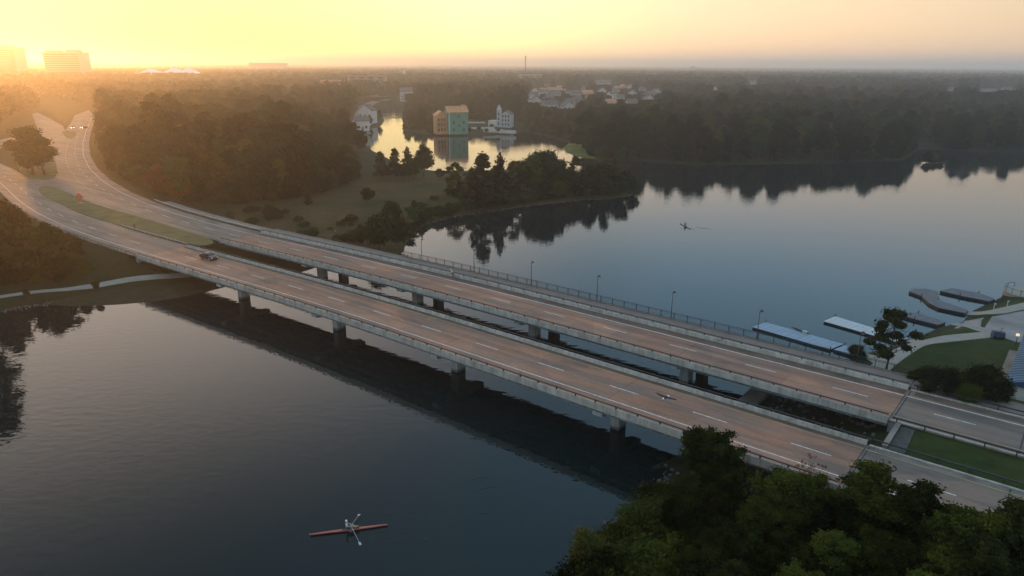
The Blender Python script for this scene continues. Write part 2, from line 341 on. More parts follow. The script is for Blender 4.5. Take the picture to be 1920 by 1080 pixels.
MEADOW = W([(400, 420), (470, 388), (560, 375), (650, 350), (700, 330), (800, 322), (900, 330), (1150, 345), (1190, 360), (1000, 388), (850, 407), (770, 440), (755, 475), (600, 455)], 2)
def smooth(x): x = np.clip(x, 0, 1); return x * x * (3 - 2 * x)
def nz(x, y): return np.sin(x * .13 + 1.3 * np.sin(y * .07)) * np.cos(y * .11 + 1.1 * np.sin(x * .05)) + .5 * np.sin(x * .41 + y * .23) * np.cos(y * .37 - x * .19)
def tz(X, Y):
    X = np.asarray(X, float); Y = np.asarray(Y, float)
    sd = poly_sd(SHORE, X, Y)
    z = np.where(sd < 0, np.maximum(-1.6, sd * .35), .75 * smooth(sd / 4) + 1.3 * smooth(sd / 40) + .9 * smooth((sd - 20) / 160))
    z = z + np.where(sd > 1, .10 * nz(X, Y) * smooth(sd / 12), 0)
    d = np.minimum(np.minimum(line_d(LN, X, Y) - 7.0, line_d(LF_, X, Y) - 8.2), np.minimum(line_d(CROSS, X, Y) - 9, np.maximum(poly_sd(JUNC, X, Y), 0) - 1))
    d = np.maximum(d, 0); plat = 5.22 - np.where(d < 14, d * .30, 4.2 + (d - 14) * .12)
    dr = np.maximum(poly_sd(PLAT_R, X, Y), 0); plat2 = 5.2 - dr * .45
    med = poly_sd(PLAT_R, X, Y) < 0
    z = np.maximum(z, np.maximum(plat, plat2))
    return z
def tz1(x, y): return float(tz(np.array([x]), np.array([y]))[0])
def GT(px, py):
    z = 2.0
    for _ in range(6): p = G(px, py, z); z = tz1(p[0], p[1])
    return np.array([p[0], p[1], z])

ang = np.r_[np.arange(-100, -44, 2.0), np.arange(-44, 44.01, .2), np.arange(46, 101, 2.0)]
rad = np.r_[30 * np.exp(np.arange(0, math.log(800 / 30), .0082)), 800 * np.exp(np.arange(.03, math.log(15000 / 800) + .03, .03))]
AA, RR = np.meshgrid(np.radians(ang), rad); TX, TY = RR * np.sin(AA), RR * np.cos(AA); TZ = tz(TX, TY)
nr, na = TX.shape
def grid_mesh(name, X, Y, Z, mat):
    nr, na = X.shape; me = bpy.data.meshes.new(name)
    idx = np.arange(nr * na).reshape(nr, na); f = np.stack([idx[:-1, :-1], idx[:-1, 1:], idx[1:, 1:], idx[1:, :-1]], -1).reshape(-1, 4)
    f = f[:, ::-1]
    me.vertices.add(nr * na); me.vertices.foreach_set('co', np.stack([X, Y, Z], -1).ravel().astype(np.float32))
    me.loops.add(f.size); me.loops.foreach_set('vertex_index', f.ravel().astype(np.int32)); me.polygons.add(len(f)); me.polygons.foreach_set('loop_start', np.arange(0, f.size, 4, dtype=np.int32))
    me.materials.append(mat); me.update(); me.validate(); me.polygons.foreach_set('use_smooth', [True] * len(f)); return me
# ground cover colours: meadow, mown lawn, leaf litter under trees, bare bank
mG, n, l, b = nmat('ground_cover')
ca = n.new('ShaderNodeVertexColor'); ca.layer_name = 'cover'; g = n.new('ShaderNodeNewGeometry')
t1 = tex_noise(n, l, g.outputs['Position'], .06, 5, .6); t2 = tex_noise(n, l, g.outputs['Position'], .5, 5, .65)
r1 = ramp(n, l, t1.outputs[0], [(.32, (.42, .66, .42)), (.68, (1.55, 1.15, .95))]); r2 = ramp(n, l, t2.outputs[0], [(.3, (.68, .70, .68)), (.7, (1.25, 1.25, 1.2))])
o = mixc(n, l, 1, ca.outputs[0], r1.outputs[0], 'MULTIPLY'); o = mixc(n, l, 1, o, r2.outputs[0], 'MULTIPLY'); l.new(o, b.inputs['Base Color']); b.inputs['Roughness'].default_value = .95; b.inputs['Specular IOR Level'].default_value = .1
bp = n.new('ShaderNodeBump'); bp.inputs['Distance'].default_value = .12; l.new(t2.outputs[0], bp.inputs['Height']); l.new(bp.outputs[0], b.inputs['Normal'])
me = grid_mesh('ground', TX, TY, TZ, mG)
sdg = poly_sd(SHORE, TX, TY); mdw = poly_sd(MEADOW, TX, TY); lwn = poly_sd(LAWN, TX, TY); plr = poly_sd(PLAT_R, TX, TY)
POINT = W([(1050, 277), (1066, 266), (1105, 268), (1115, 299), (1080, 294), (1060, 286)], 0); pnt = poly_sd(POINT, TX, TY)
C = np.zeros((nr, na, 4), np.float32); C[..., 3] = 1
def lay(mask, col): C[..., :3] = C[..., :3] * (1 - mask[..., None]) + np.array(col) * mask[..., None]
lay(np.ones((nr, na)), (.022, .029, .014))
lay(smooth(1 - (mdw + 6) / 14), (.062, .049, .023))
lay(smooth(1 - (mdw + 6) / 14) * smooth((TX + 20) / 60) * .8, (.036, .042, .016))
lay(smooth(1 - (lwn + 2) / 5), (.040, .052, .019)); lay(smooth(1 - (pnt + 1) / 4), (.13, .15, .045))
lay(smooth(1 - plr / 4), (.032, .050, .016))
lay(smooth(1 - sdg / 1.6) * .7, (.052, .045, .032))
at = me.color_attributes.new('cover', 'FLOAT_COLOR', 'POINT'); at.data.foreach_set('color', C.ravel())
ground = put('ground', me, kind='structure')

# lake water
mW, n, l, b = nmat('lake_water')
b.inputs['Base Color'].default_value = (.006, .013, .013, 1); b.inputs['Roughness'].default_value = .004; b.inputs['IOR'].default_value = 1.333
g = n.new('ShaderNodeNewGeometry'); mp = n.new('ShaderNodeMapping'); mp.inputs['Rotation'].default_value = (0, 0, .5); mp.inputs['Scale'].default_value = (.8, 1.5, 1); l.new(g.outputs['Position'], mp.inputs[0])
w1 = tex_noise(n, l, mp.outputs[0], .6, 2.5, .45); w2 = tex_noise(n, l, mp.outputs[0], .06, 2, .5); w3 = tex_noise(n, l, mp.outputs[0], .018, 2, .5)
gate = ramp(n, l, w3.outputs[0], [(.40, (.35, .35, .35)), (.62, (1, 1, 1))])
mu = n.new('ShaderNodeMath'); mu.operation = 'MULTIPLY'; l.new(w1.outputs[0], mu.inputs[0]); l.new(gate.outputs[0], mu.inputs[1])
bp = n.new('ShaderNodeBump'); bp.inputs['Strength'].default_value = 1.0; bp.inputs['Distance'].default_value = .030; l.new(mu.outputs[0], bp.inputs['Height']); l.new(bp.outputs[0], b.inputs['Normal'])
mb = MB(); mb.add([(-3000, -300, 0), (3000, -300, 0), (3000, 1600, 0), (-3000, 1600, 0)], [(0, 1, 2, 3)])
mb.build('lake_water', mW, kind='structure')

# houses of the far town (photo place, width, depth, eaves height, ridge, wall, roof, turn, label)
HS = [(1030, 203, 14, 11, 7, 'x', M_whitew, M_roofd, .35, 'pale house with dark roof, left of the sunroom house'), (1064, 206, 12, 14, 6.5, 'y', M_whitew, M_roofd, .15, 'white gabled house with big sunroom windows facing the water'),
 (1004, 196, 12, 10, 8, 'y', M_whitew, M_roofd, .1, 'white gabled house above the bay, leftmost of the group'), (1018, 178, 14, 11, 8, 'x', M_cream, M_roofd, .2, 'cream house with long dark roof in the town'), (1052, 172, 11, 10, 9, 'y', M_cream, M_roofr, .5, 'golden sunlit gable house in the town'), (1078, 182, 12, 10, 8, 'x', M_whitew, M_roofd, -.2, 'white low house behind the sunroom house'),
 (1100, 180, 15, 11, 8, 'x', M_brickw, M_roofr, .3, 'brick house with orange roof in the town'), (1128, 176, 12, 10, 9, 'y', M_whitew, M_roofd, .1, 'white pointed gable house in the town centre'), (1148, 180, 12, 9, 7, 'x', M_cream, M_roofd, .4, 'cream house right of the pointed white gable'), (1168, 168, 13, 11, 9, 'y', M_brickw, M_roofr, .45, 'red gabled house glowing in the sun'), (1180, 168, 10, 9, 10, 'y', M_whitew, M_roofd, .1, 'white gable house touching the red gabled house'),
 (1184, 196, 11, 9, 6, 'x', M_whitew, M_roofd, .2, 'small white house among dark trees above the lakeside wood'), (1205, 170, 12, 10, 7, 'x', M_cream, M_roofd, 0, 'cream house right of the red gable'), (1270, 172, 13, 10, 7, 'x', M_whitew, M_roofd, .3, 'white house behind the lakeside wood, left part'), (1312, 174, 14, 10, 7, 'x', M_whitew, M_roofd, .1, 'white long house behind the lakeside wood, centre'), (1343, 171, 10, 9, 8, 'y', M_cream, M_roofr, .3, 'sunlit gable house behind the lakeside wood'), (1410, 160, 22, 14, 10, 'x', M_whitew, M_roofd, .1, 'big white building rising behind the lakeside wood'),
 (1480, 170, 12, 10, 7, 'y', M_whitew, M_roofd, .2, 'white gabled house far behind the wood, right part'), (1598, 158, 12, 10, 8, 'y', M_whitew, M_roofd, .2, 'white house on the hazy plain behind the tall pines'), (1680, 168, 13, 10, 7, 'x', M_whitew, M_roofd, 0, 'white house at right behind the pines, left one'), (1702, 176, 12, 10, 7, 'y', M_cream, M_roofd, .3, 'cream house at right behind the pines'), (1725, 172, 14, 10, 7, 'x', M_whitew, M_roofd, .1, 'white house at right behind the pines, right one'), (1782, 172, 12, 10, 8, 'y', M_whitew, M_roofd, .4, 'bright white gable house between the far pines'),
 (1850, 172, 30, 12, 6, 'x', M_whitew, M_roofd, .05, 'long low white building near the right edge'), (1890, 168, 26, 12, 6, 'x', M_whitew, M_roofd, .15, 'second long low white building near the right edge'), (1885, 158, 16, 12, 8, 'x', M_whitew, M_roofd, 0, 'small far white building at the right edge'), (764, 182, 18, 13, 11, 'x', M_whitew, M_roofd, .2, 'white houses rising behind the dark creek trees'), (690, 222, 12, 9, 9, 'y', M_cream, M_roofd, -.3, 'pale house on the left bank of the creek'), (678, 236, 10, 8, 6, 'x', M_cream, M_roofd, .4, 'low pale house at the mouth of the creek'), (1130, 162, 30, 16, 12, 'x', M_whitew, M_roofd, .05, 'long white roofed building on the hazy plain')]

rh = random.Random(12)
for k_ in range(34):
    px_, py_ = rh.uniform(985, 1240), rh.uniform(160, 196)
    if all(abs(px_ - h_[0]) > 9 or abs(py_ - h_[1]) > 6 for h_ in HS): HS.append((px_, py_, rh.uniform(9, 14), rh.uniform(8, 11), rh.uniform(5, 8), rh.choice('xy'), rh.choice((M_whitew, M_whitew, M_cream, M_brickw)), rh.choice((M_roofd, M_roofd, M_roofr)), rh.uniform(-.5, .5), 'small house among the trees of the far town behind the inlet'))
HPOS = []
for h_ in [q for q in HS if q[0] < 1250 or q[0] in (1343, 1410, 1782, 1850, 1890)]: q_ = G(h_[0], h_[1] + 6, 3.0); HPOS.append((q_[0] / q_[1], q_[1], h_[2] / 2 + 4, h_[4]))
def hcap(x, y, z=3.0):
    """tallest tree that still leaves the houses behind it in view from the lake side"""
    x = np.asarray(x, float); y = np.asarray(y, float); cap = np.full(x.shape, 99.)
    for t, D_h, w_h, eh in HPOS:
        m = (np.abs(x / y - t) * y < w_h * y / D_h) & (y < D_h + 10)
        cap = np.where(m, np.minimum(cap, np.where(y > D_h - 8, 0, HC - (HC - 3 - eh * .75) * y / D_h - z)), cap)
    return cap

# ------------------------------------------------------------------ trees
def leaf_mesh(name, cen, size, mat, seed, up=.35, stretch=1.5):
    """many small leaf faces, one rhombus each"""
    r = np.random.default_rng(seed); n = len(cen)
    nrm = r.normal(size=(n, 3)); nrm[:, 2] += up * 2.0; nrm /= np.linalg.norm(nrm, axis=1)[:, None]
    a = np.cross(nrm, r.normal(size=(n, 3))); a /= np.linalg.norm(a, axis=1)[:, None] + 1e-9; bb = np.cross(nrm, a)
    s = size * r.uniform(.6, 1.3, n)[:, None]
    v = np.stack([cen - a * s * stretch * .5, cen + bb * s * .5 - nrm * s * .1, cen + a * s * stretch * .5, cen - bb * s * .5 - nrm * s * .1], 1).reshape(-1, 3)
    me = bpy.data.meshes.new(name); me.vertices.add(4 * n); me.vertices.foreach_set('co', v.ravel().astype(np.float32))
    me.loops.add(4 * n); me.loops.foreach_set('vertex_index', np.arange(4 * n, dtype=np.int32)); me.polygons.add(n); me.polygons.foreach_set('loop_start', np.arange(0, 4 * n, 4, dtype=np.int32))
    me.materials.append(mat); me.update(); me.validate(); return me
def crown_points(kind, n, seed):
    """unit tree (height 1, crown radius about .2..); returns leaf centres and clump centres"""
    r = np.random.default_rng(seed); cl = []; rc = []
    if kind == 'pine':
        k = 46
        for i in range(k):
            t = r.uniform(0, 1) ** .8; z = .36 + .60 * t; prof = (.055 + .135 * math.sin(math.pi * min(1, (t * .9 + .12))) ** .8) * r.uniform(.75, 1.2)
            q = r.uniform(0, 6.28); d = prof * math.sqrt(r.uniform(.12, 1)); cl.append((d * math.cos(q), d * math.sin(q), z)); rc.append((r.uniform(.045, .085), .55))
        cl.append((0, 0, .955)); rc.append((.055, .8))
    elif kind == 'cone':
        k = 60
        for i in range(k):
            t = r.uniform(0, 1) ** 1.3; z = .12 + .83 * t; prof = (.23 * (1 - t) ** .8 + .03) * r.uniform(.8, 1.15)
            q = r.uniform(0, 6.28); d = prof * math.sqrt(r.uniform(.1, 1)); cl.append((d * math.cos(q), d * math.sin(q), z)); rc.append((.045 + .04 * (1 - t), .6))
        cl.append((0, 0, .96)); rc.append((.03, 1.5))
    elif kind == 'broad':
        k = 64
        for i in range(k):
            v = r.normal(size=3); v /= np.linalg.norm(v); d = r.uniform(.35, 1) ** .5
            lob = 1 + .22 * math.sin(3 * math.atan2(v[1], v[0]) + seed) + .12 * math.sin(5 * v[2] + seed)
            cl.append((v[0] * .33 * d * lob, v[1] * .33 * d * lob, .56 + v[2] * .40 * d)); rc.append((r.uniform(.075, .13), .75))
    elif kind == 'nbroad':
        k = 170; nl = 7; lobes = [(r.normal() * .13, r.normal() * .13, r.uniform(.42, .80), r.uniform(.15, .24)) for _ in range(nl)]
        for i in range(k):
            L_ = lobes[i % nl]; v = r.normal(size=3); v /= np.linalg.norm(v); d = r.uniform(.45, 1.12)
            cl.append((L_[0] + v[0] * L_[3] * d, L_[1] + v[1] * L_[3] * d, min(.97, max(.1, L_[2] + v[2] * L_[3] * d * .95)))); rc.append((r.uniform(.022, .062), .6))
    elif kind == 'npine':
        k = 150
        for i in range(k):
            t = r.uniform(0, 1); z = .14 + .82 * t; prof = (.05 + .26 * (1 - t) ** .7 * (.55 + .45 * math.sin(9 * t + seed))) * r.uniform(.5, 1.25); q = r.uniform(0, 6.28); d = prof * math.sqrt(r.uniform(.25, 1))
            cl.append((d * math.cos(q), d * math.sin(q), z - .10 * d)); rc.append((r.uniform(.022, .05), .5))
        cl.append((0, 0, .965)); rc.append((.025, 1.4))
    elif kind == 'tall':
        k = 60
        for i in range(k):
            v = r.normal(size=3); v /= np.linalg.norm(v); d = r.uniform(.3, 1) ** .5; lob = 1 + .25 * math.sin(2 * math.atan2(v[1], v[0]) + 4 * v[2] + seed)
            cl.append((v[0] * .19 * d * lob, v[1] * .19 * d * lob, .60 + v[2] * .37 * d)); rc.append((r.uniform(.05, .09), .8))
    elif kind == 'sparse':
        k = 17
        for i in range(k):
            t = i / (k - 1); z = .34 + .60 * t; prof = (.10 + .20 * math.sin(math.pi * min(1, t * .85 + .2))) * r.uniform(.5, 1.25); q = i * 2.4 + r.uniform(-.4, .4)
            cl.append((prof * math.cos(q), prof * math.sin(q), z)); rc.append((r.uniform(.06, .11), .55))
        cl.append((0, 0, .93)); rc.append((.09, .7))
    elif kind == 'shrub':
        k = 26
        for i in range(k):
            v = r.normal(size=3); v /= np.linalg.norm(v); d = r.uniform(.3, 1) ** .5
            cl.append((v[0] * .55 * d, v[1] * .55 * d, .48 + v[2] * .40 * d)); rc.append((r.uniform(.13, .24), .7))
    elif kind == 'bare':
        k = 70
        for i in range(k):
            v = r.normal(size=3); v /= np.linalg.norm(v); d = r.uniform(.4, 1) ** .5; cl.append((v[0] * .25 * d, v[1] * .25 * d, .62 + v[2] * .36 * d)); rc.append((.02, 1))
    cl = np.array(cl); rc = np.array(rc); wgt = rc[:, 0] ** 2; ci = r.choice(len(cl), n, p=wgt / wgt.sum())
    v = r.normal(size=(n, 3)); v /= np.linalg.norm(v, axis=1)[:, None]; d = r.uniform(.25, 1, n) ** (1 / 2.2)
    o = v * (d * np.where(r.uniform(size=n) < (.08 if kind == 'sparse' else .26), 1.75, 1.0))[:, None] * rc[ci, 0][:, None]; o[:, 2] *= rc[ci, 1]
    return cl[ci] + o, cl
def trunk_mesh(name, kind, cl, seed, limbs=9, r0=.016, n=6):
    r = np.random.default_rng(seed + 99); mb = MB(); top = .9 if kind in ('pine', 'cone', 'sparse', 'tall') else .62
    lean = r.normal(size=2) * .012; pts = [(lean[0] * math.sin(3 * t) * 2, lean[1] * math.sin(2.3 * t + 1) * 2 - lean[1] * 1.6, -.01 + top * t) for t in np.linspace(0, 1, 7)]
    mb.tube(pts, [r0 * (1.25 if k == 0 else 1) * (1 - .85 * k / 6) for k in range(7)], n)
    order = r.permutation(len(cl))[:limbs]
    for i in order:
        c = cl[i]; z0 = max(.12, c[2] - .55 * math.hypot(c[0], c[1]) - .05); t = min(1, z0 / top); k = min(5, int(t * 6)); p0 = np.array(pts[k]) + (np.array(pts[k + 1]) - np.array(pts[k])) * (t * 6 - k if t < 1 else 1)
        mid = (p0 + c) / 2 + np.array([0, 0, .02]); mb.tube([p0, mid, c], [r0 * .38, r0 * .26, r0 * .1], 4, False)
    return mb.mesh(name, M_bark, True)
def make_proto(kind, H, n, leaf, mat, seed, limbs=9, r0=.016):
    P, cl = crown_points(kind, n, seed); P *= H
    crown = leaf_mesh(kind + '_crown', P, leaf, mat, seed)
    tm = trunk_mesh(kind + '_trunk', kind, cl, seed, limbs, r0); tm.transform(Matrix.Scale(H, 4)); return (crown, tm, H)
PR = {}
for k in range(4): PR['pine', k] = make_proto('pine', 24, 4200, .78, LEAF['pine'], 11 + k)
for k in range(3): PR['tall', k] = make_proto('tall', 20, 4200, .80, LEAF[('olive', 'dark', 'broad')[k]], 21 + k)
for k in range(3): PR['broad', k] = make_proto('broad', 14, 4500, .72, LEAF['broad' if k else 'dark'], 31 + k)
for k in range(2): PR['cone', k] = make_proto('cone', 14, 3600, .58, LEAF['pine'], 41 + k)
for k in range(3): PR['shrub', k] = make_proto('shrub', 3.2, 1100, .34, LEAF['broad' if k else 'dark'], 51 + k, 5, .02)
PR['sparse', 0] = make_proto('sparse', 12, 7000, .30, LEAF['nearb'], 61, 17, .018)
PR['autumn', 0] = make_proto('broad', 13, 3800, .72, LEAF['autumn'], 66)
PR['bare', 0] = make_proto('bare', 8, 2200, .09, LEAF['dead'], 67, 40, .012)
for k in range(4): PR['nearbroad', k] = make_proto('nbroad', 11, 42000, .175, LEAF['nearb'], 71 + k, 40, .014)
for k in range(2): PR['nearpine', k] = make_proto('npine', 13, 36000, .17, LEAF['nearb' if k else 'nearp'], 81 + k, 40, .014)
PR['nearyellow', 0] = make_proto('broad', 9, 9000, .24, LEAF['yellow'], 91, 20, .014)
for k in range(3): PR['nearshrub', k] = make_proto('shrub', 4.5, 14000, .165, LEAF['nearp' if k == 1 else 'nearb'], 95 + k, 10, .018)
def tree(key, p, h, label, cat='tree', group=None, wide=1.0, rz=None, name=None):
    crown, tm, H = PR[key]; s = h / H
    o = empty(name or {'pine': 'pine_tree', 'nearpine': 'pine_tree', 'cone': 'young_pine_tree', 'sparse': 'pine_tree', 'shrub': 'shrub', 'nearshrub': 'shrub'}.get(key[0], 'broadleaf_tree'), (p[0], p[1], p[2] - .08), random.uniform(0, 6.28) if rz is None else rz, label=label, cat=cat, group=group)
    o.scale = (s * wide, s * wide, s)
    put('crown', crown, o); put('trunk', tm, o); return o
def tree_px(key, px, base, top, label, wide=None, **kw):
    """width = crown width in photo pixels"""
    p = GT(px, base); q = at_depth(px, top, p[1]); h = max(1.5, q[2] - p[2])
    return tree(key, p, h, label, wide=wide or 1.0, **kw)
def tree_top(key, px, top, D, label, wide=1.0, **kw):
    q = at_depth(px, top, D); z = tz1(q[0], q[1]); return tree(key, (q[0], q[1], z), max(2.0, q[2] - z), label, wide=wide, **kw)

# --- woods: polygons on the ground, filled by jittered spacing
def fill(poly, step, seed):
    r = np.random.default_rng(seed); lo, hi = poly.min(0), poly.max(0)
    gx, gy = np.meshgrid(np.arange(lo[0], hi[0], step), np.arange(lo[1], hi[1], step)); gx = gx + r.uniform(-.45, .45, gx.shape) * step; gy = gy + r.uniform(-.45, .45, gy.shape) * step
    m = (poly_sd(poly, gx, gy) < 0) & (poly_sd(SHORE, gx, gy) > 3.0)
    roadd = np.minimum(line_d(LN, gx, gy), line_d(LF_, gx, gy)); m &= roadd > 13
    m &= line_d(CROSS, gx, gy) > 12
    return np.c_[gx[m], gy[m]]
WOOD_L = W([(158, 285), (185, 325), (225, 338), (300, 362), (360, 376), (420, 380), (500, 372), (580, 362), (630, 348), (664, 334), (652, 300), (640, 272), (622, 250), (560, 226), (400, 222), (250, 224), (178, 222)], 3)
WOOD_R = W([(1098, 268), (1112, 291), (1160, 297), (1300, 303), (1450, 302), (1600, 299), (1690, 296), (1706, 285), (1716, 270), (1712, 225), (1690, 205), (1600, 199), (1400, 197), (1250, 198), (1160, 210), (1120, 235)], 3)
WOOD_R2 = W([(1785, 276), (1860, 280), (1940, 284), (2080, 292), (2250, 300), (2250, 225), (1940, 212), (1800, 216), (1720, 226), (1722, 250)], 3)
WOOD_M = W([(758, 238), (800, 238), (808, 247), (812, 226), (880, 222), (985, 228), (985, 246), (1040, 258), (1090, 264), (1110, 235), (1110, 222), (1000, 216), (940, 203), (850, 198), (760, 205)], 3)
WOOD_C = W([(660, 249), (688, 241), (712, 233), (716, 224), (700, 214), (690, 236), (664, 240), (610, 224), (560, 224)], 3)
WOOD_B = W([(-120, 400), (-60, 345), (0, 355), (60, 412), (110, 437), (170, 462), (215, 480), (255, 497), (180, 506), (100, 514), (0, 522), (-160, 535)], 3)
near_wood = []          # (x, y, kind weights, group)
def wood(poly, step, seed, nind, hrange, kinds, label, group, extra_excl=None):
    P = fill(poly, step, seed); r = np.random.default_rng(seed + 1)
    if extra_excl is not None: P = P[extra_excl(P)]
    order = np.argsort(np.hypot(P[:, 0], P[:, 1])); P = P[order]; Z = tz(P[:, 0], P[:, 1]); hs = (hrange[0] * .85 + (hrange[1] * 1.08 - hrange[0] * .85) * r.uniform(0, 1, len(P)) ** 1.2) * (1 + .14 * nz(P[:, 0] * .4, P[:, 1] * .4))
    ks = [kinds[i] for i in r.integers(0, len(kinds), len(P))]
    sdP = poly_sd(SHORE, P[:, 0], P[:, 1])
    if poly is WOOD_M: hs = np.minimum(hs, 6.5 + .14 * sdP)
    if poly is WOOD_B: hs = np.clip(np.minimum(hs, 10.5 - Z), 3.6, 9)
    if poly is WOOD_L: pxx = 960 + P[:, 0] / P[:, 1] * 1330; hs = hs * np.clip(1.0 - (pxx - 560) / 260, .5, 1)
    hs = np.where(r.uniform(size=len(P)) < .12, hs * 1.22, hs); hs = np.minimum(hs, hcap(P[:, 0], P[:, 1])); kp_ = hs > 3.5; P, Z, hs = P[kp_], Z[kp_], hs[kp_]; ks = [k for k, q in zip(ks, kp_) if q]
    for i in range(min(nind, len(P))): tree(ks[i], (P[i, 0], P[i, 1], Z[i]), hs[i], label, group=group, wide=r.uniform(.9, 1.2))
    return [(P[i, 0], P[i, 1], Z[i], hs[i], ks[i]) for i in range(nind, len(P))]
PI = [('pine', 0), ('pine', 1), ('pine', 2), ('pine', 3)]; TA = [('tall', 0), ('tall', 1), ('tall', 2)]
REST = []
REST += wood(WOOD_L, 6.4, 1, 85, (14, 20), PI + TA, 'tall dark pine or hardwood in the dense wood beside the left road', 'trees of the wood beside the left road')
REST += wood(WOOD_R, 6.8, 2, 85, (11.5, 17), PI + TA, 'tall dark tree in the lakeside wood across the water at right', 'trees of the wood across the lake')
REST += wood(WOOD_R2, 7.5, 3, 22, (9, 13), PI + TA, 'dark tree in the wood at the far right edge of the lake', 'trees of the wood at the right edge')
REST += wood(WOOD_M, 7.5, 4, 26, (14, 22), PI + TA, 'hazy tree in the grove behind the half built house', 'trees of the grove behind the half built house', lambda P: (poly_sd(W([(805, 256), (805, 228), (890, 224), (975, 232), (975, 250)], 3), P[:, 0], P[:, 1]) > 3))
REST += wood(WOOD_C, 7.5, 5, 10, (6, 10), PI + TA, 'hazy tree on the left bank of the creek', 'trees on the left bank of the creek')
REST += wood(WOOD_B, 6.2, 6, 46, (7, 12), [('broad', 0), ('broad', 1), ('tall', 1), ('tall', 2)], 'dark tree on the slope between the left road and the lakeside path', 'trees on the slope below the left road')

# --- the far woods that read as one mass
PCOL = bpy.data.collections.new('tree_stock')
stock = []
def stock_obj(me_list, name):
    o = bpy.data.objects.new(name, me_list); PCOL.objects.link(o); stock.append(name); return len(stock) - 1
def join_meshes(a, bm_, name):
    bm = bmesh.new(); bm.from_mesh(a); bm.from_mesh(bm_); me = bpy.data.meshes.new(name); nt = len(a.polygons); bm.to_mesh(me); bm.free()
    me.materials.append(a.materials[0]); me.materials.append(M_bark); mi = np.zeros(len(me.polygons), np.int32); mi[nt:] = 1; me.polygons.foreach_set('material_index', mi); return me
SIDX = {}
for q, key in enumerate(PI + TA + [('broad', 0), ('broad', 1)]): SIDX[key] = stock_obj(join_meshes(PR[key][0], PR[key][1], 'wood_tree'), 'a%02d_tree' % q)
LOW = []
for q in range(5):
    kind = ['pine', 'tall', 'pine', 'broad', 'pine'][q]; P, cl = crown_points(kind, 420, 200 + q); LOW.append(stock_obj(leaf_mesh('far_tree', P * 20, 2.0, LEAF['pine' if q % 2 == 0 else 'dark'], 200 + q), 'b%02d_tree' % q))
GRV = []
for q in range(4):
    r = np.random.default_rng(300 + q); allp = []
    for i in range(34):
        P, cl = crown_points(['pine', 'tall', 'broad'][i % 3], 34, 310 + q * 40 + i); h = r.uniform(13, 22); a = r.uniform(0, 6.28); d = 46 * math.sqrt(r.uniform(0, 1)); allp.append(P * h * np.array([1.25, 1.25, 1]) + np.array([d * math.cos(a), d * math.sin(a), 0]))
    GRV.append(stock_obj(leaf_mesh('far_grove', np.vstack(allp), 4.6, LEAF['dark' if q % 2 else 'pine'], 330 + q, up=.6), 'c%02d_grove' % q))
pts = []; 
for x, y, z, h, k in REST: pts.append((x, y, z, h / PR[k][2], SIDX[k]))
rr = np.random.default_rng(77)
for poly, hh in ((WOOD_L, (5, 10)), (WOOD_R, (5, 9)), (WOOD_R2, (4, 8)), (WOOD_M, (3, 6)), (WOOD_B, (3, 5))):     # undergrowth along the wood edges
    U = fill(poly, 3.3, 55); e_ = poly_sd(poly, U[:, 0], U[:, 1]); U = U[e_ > -15]; zz_ = tz(U[:, 0], U[:, 1])
    for i in range(len(U)): k = ('broad', int(rr.integers(0, 2))); pts.append((U[i, 0], U[i, 1], zz_[i] - 1.6, rr.uniform(*hh) / PR[k][2], SIDX[k]))
CLEAR = [W([(655, 236), (668, 190), (700, 186), (745, 184), (760, 198), (752, 222), (716, 240), (690, 246)], 3), W([(985, 206), (1090, 200), (1110, 226), (1080, 252), (1000, 240), (985, 226)], 3), W([(798, 262), (798, 226), (890, 222), (985, 230), (985, 255)], 3), W([(1715, 282), (1715, 245), (1770, 245), (1790, 275)], 3),
         W([(-30, 300), (-30, 255), (70, 205), (60, 190), (180, 190), (190, 300), (80, 345)], ZD)]
PENIN = W([(660, 345), (690, 300), (662, 262), (700, 275), (760, 300), (830, 312), (1000, 308), (1110, 316), (1200, 335), (1215, 365), (1000, 400), (840, 425), (780, 470), (700, 490), (500, 470), (400, 430), (480, 385)], 1)
WOODS = [WOOD_L, WOOD_R, WOOD_R2, WOOD_M, WOOD_C, WOOD_B]
def scatter(r0, r1, area, seed, pad=4):
    r = np.random.default_rng(seed); n = int(math.radians(92) / 2 * (r1 * r1 - r0 * r0) / area); d = np.sqrt(r.uniform(r0 * r0, r1 * r1, n)); a = r.uniform(R(-46), R(46), n); x, y = d * np.sin(a), d * np.cos(a)
    m = poly_sd(SHORE, x, y) > pad
    for c in CLEAR + WOODS + [PENIN]: m &= poly_sd(c, x, y) > 2
    m &= (np.minimum(line_d(LN, x, y), line_d(LF_, x, y)) > 15) & (line_d(CROSS, x, y) > 12) & (poly_sd(PLAT_R, x, y) > 10) & (poly_sd(LAWN, x, y) > 5) & (poly_sd(MEADOW, x, y) > 3)
    return x[m], y[m], d[m], a[m]
TOWN = W([(985, 206), (1240, 178), (1480, 168), (1920, 168), (2000, 190), (1920, 205), (1700, 208), (1250, 200), (1110, 222), (1000, 222)], 3)
def town_gap(x, y, d): return (np.sin(x * .021 + 2 * np.sin(y * .008)) * np.sin(y * .017 + 1.7 * np.sin(x * .006)) > .25)
x, y, d, a = scatter(255, 1300, 62, 401)
m = ~((poly_sd(TOWN, x, y) < 0) & (rr.uniform(size=len(x)) < .45)) & ~(town_gap(x, y, d) & (d > 700)); m &= ~((np.abs(np.degrees(a)) > 40) & (d < 330))
for i in np.where(m)[0]:
    near_ = d[i] < 650; k = int(rr.integers(0, 7)); pts.append((x[i], y[i], 2.9, rr.uniform(.45, .85), list(SIDX.values())[k]) if near_ else (x[i], y[i], 2.9, rr.uniform(.6, 1.15), LOW[k % 5]))
x, y, d, a = scatter(1300, 2800, 190, 402)
m = ~town_gap(x, y, d) | (rr.uniform(size=len(x)) < .25)
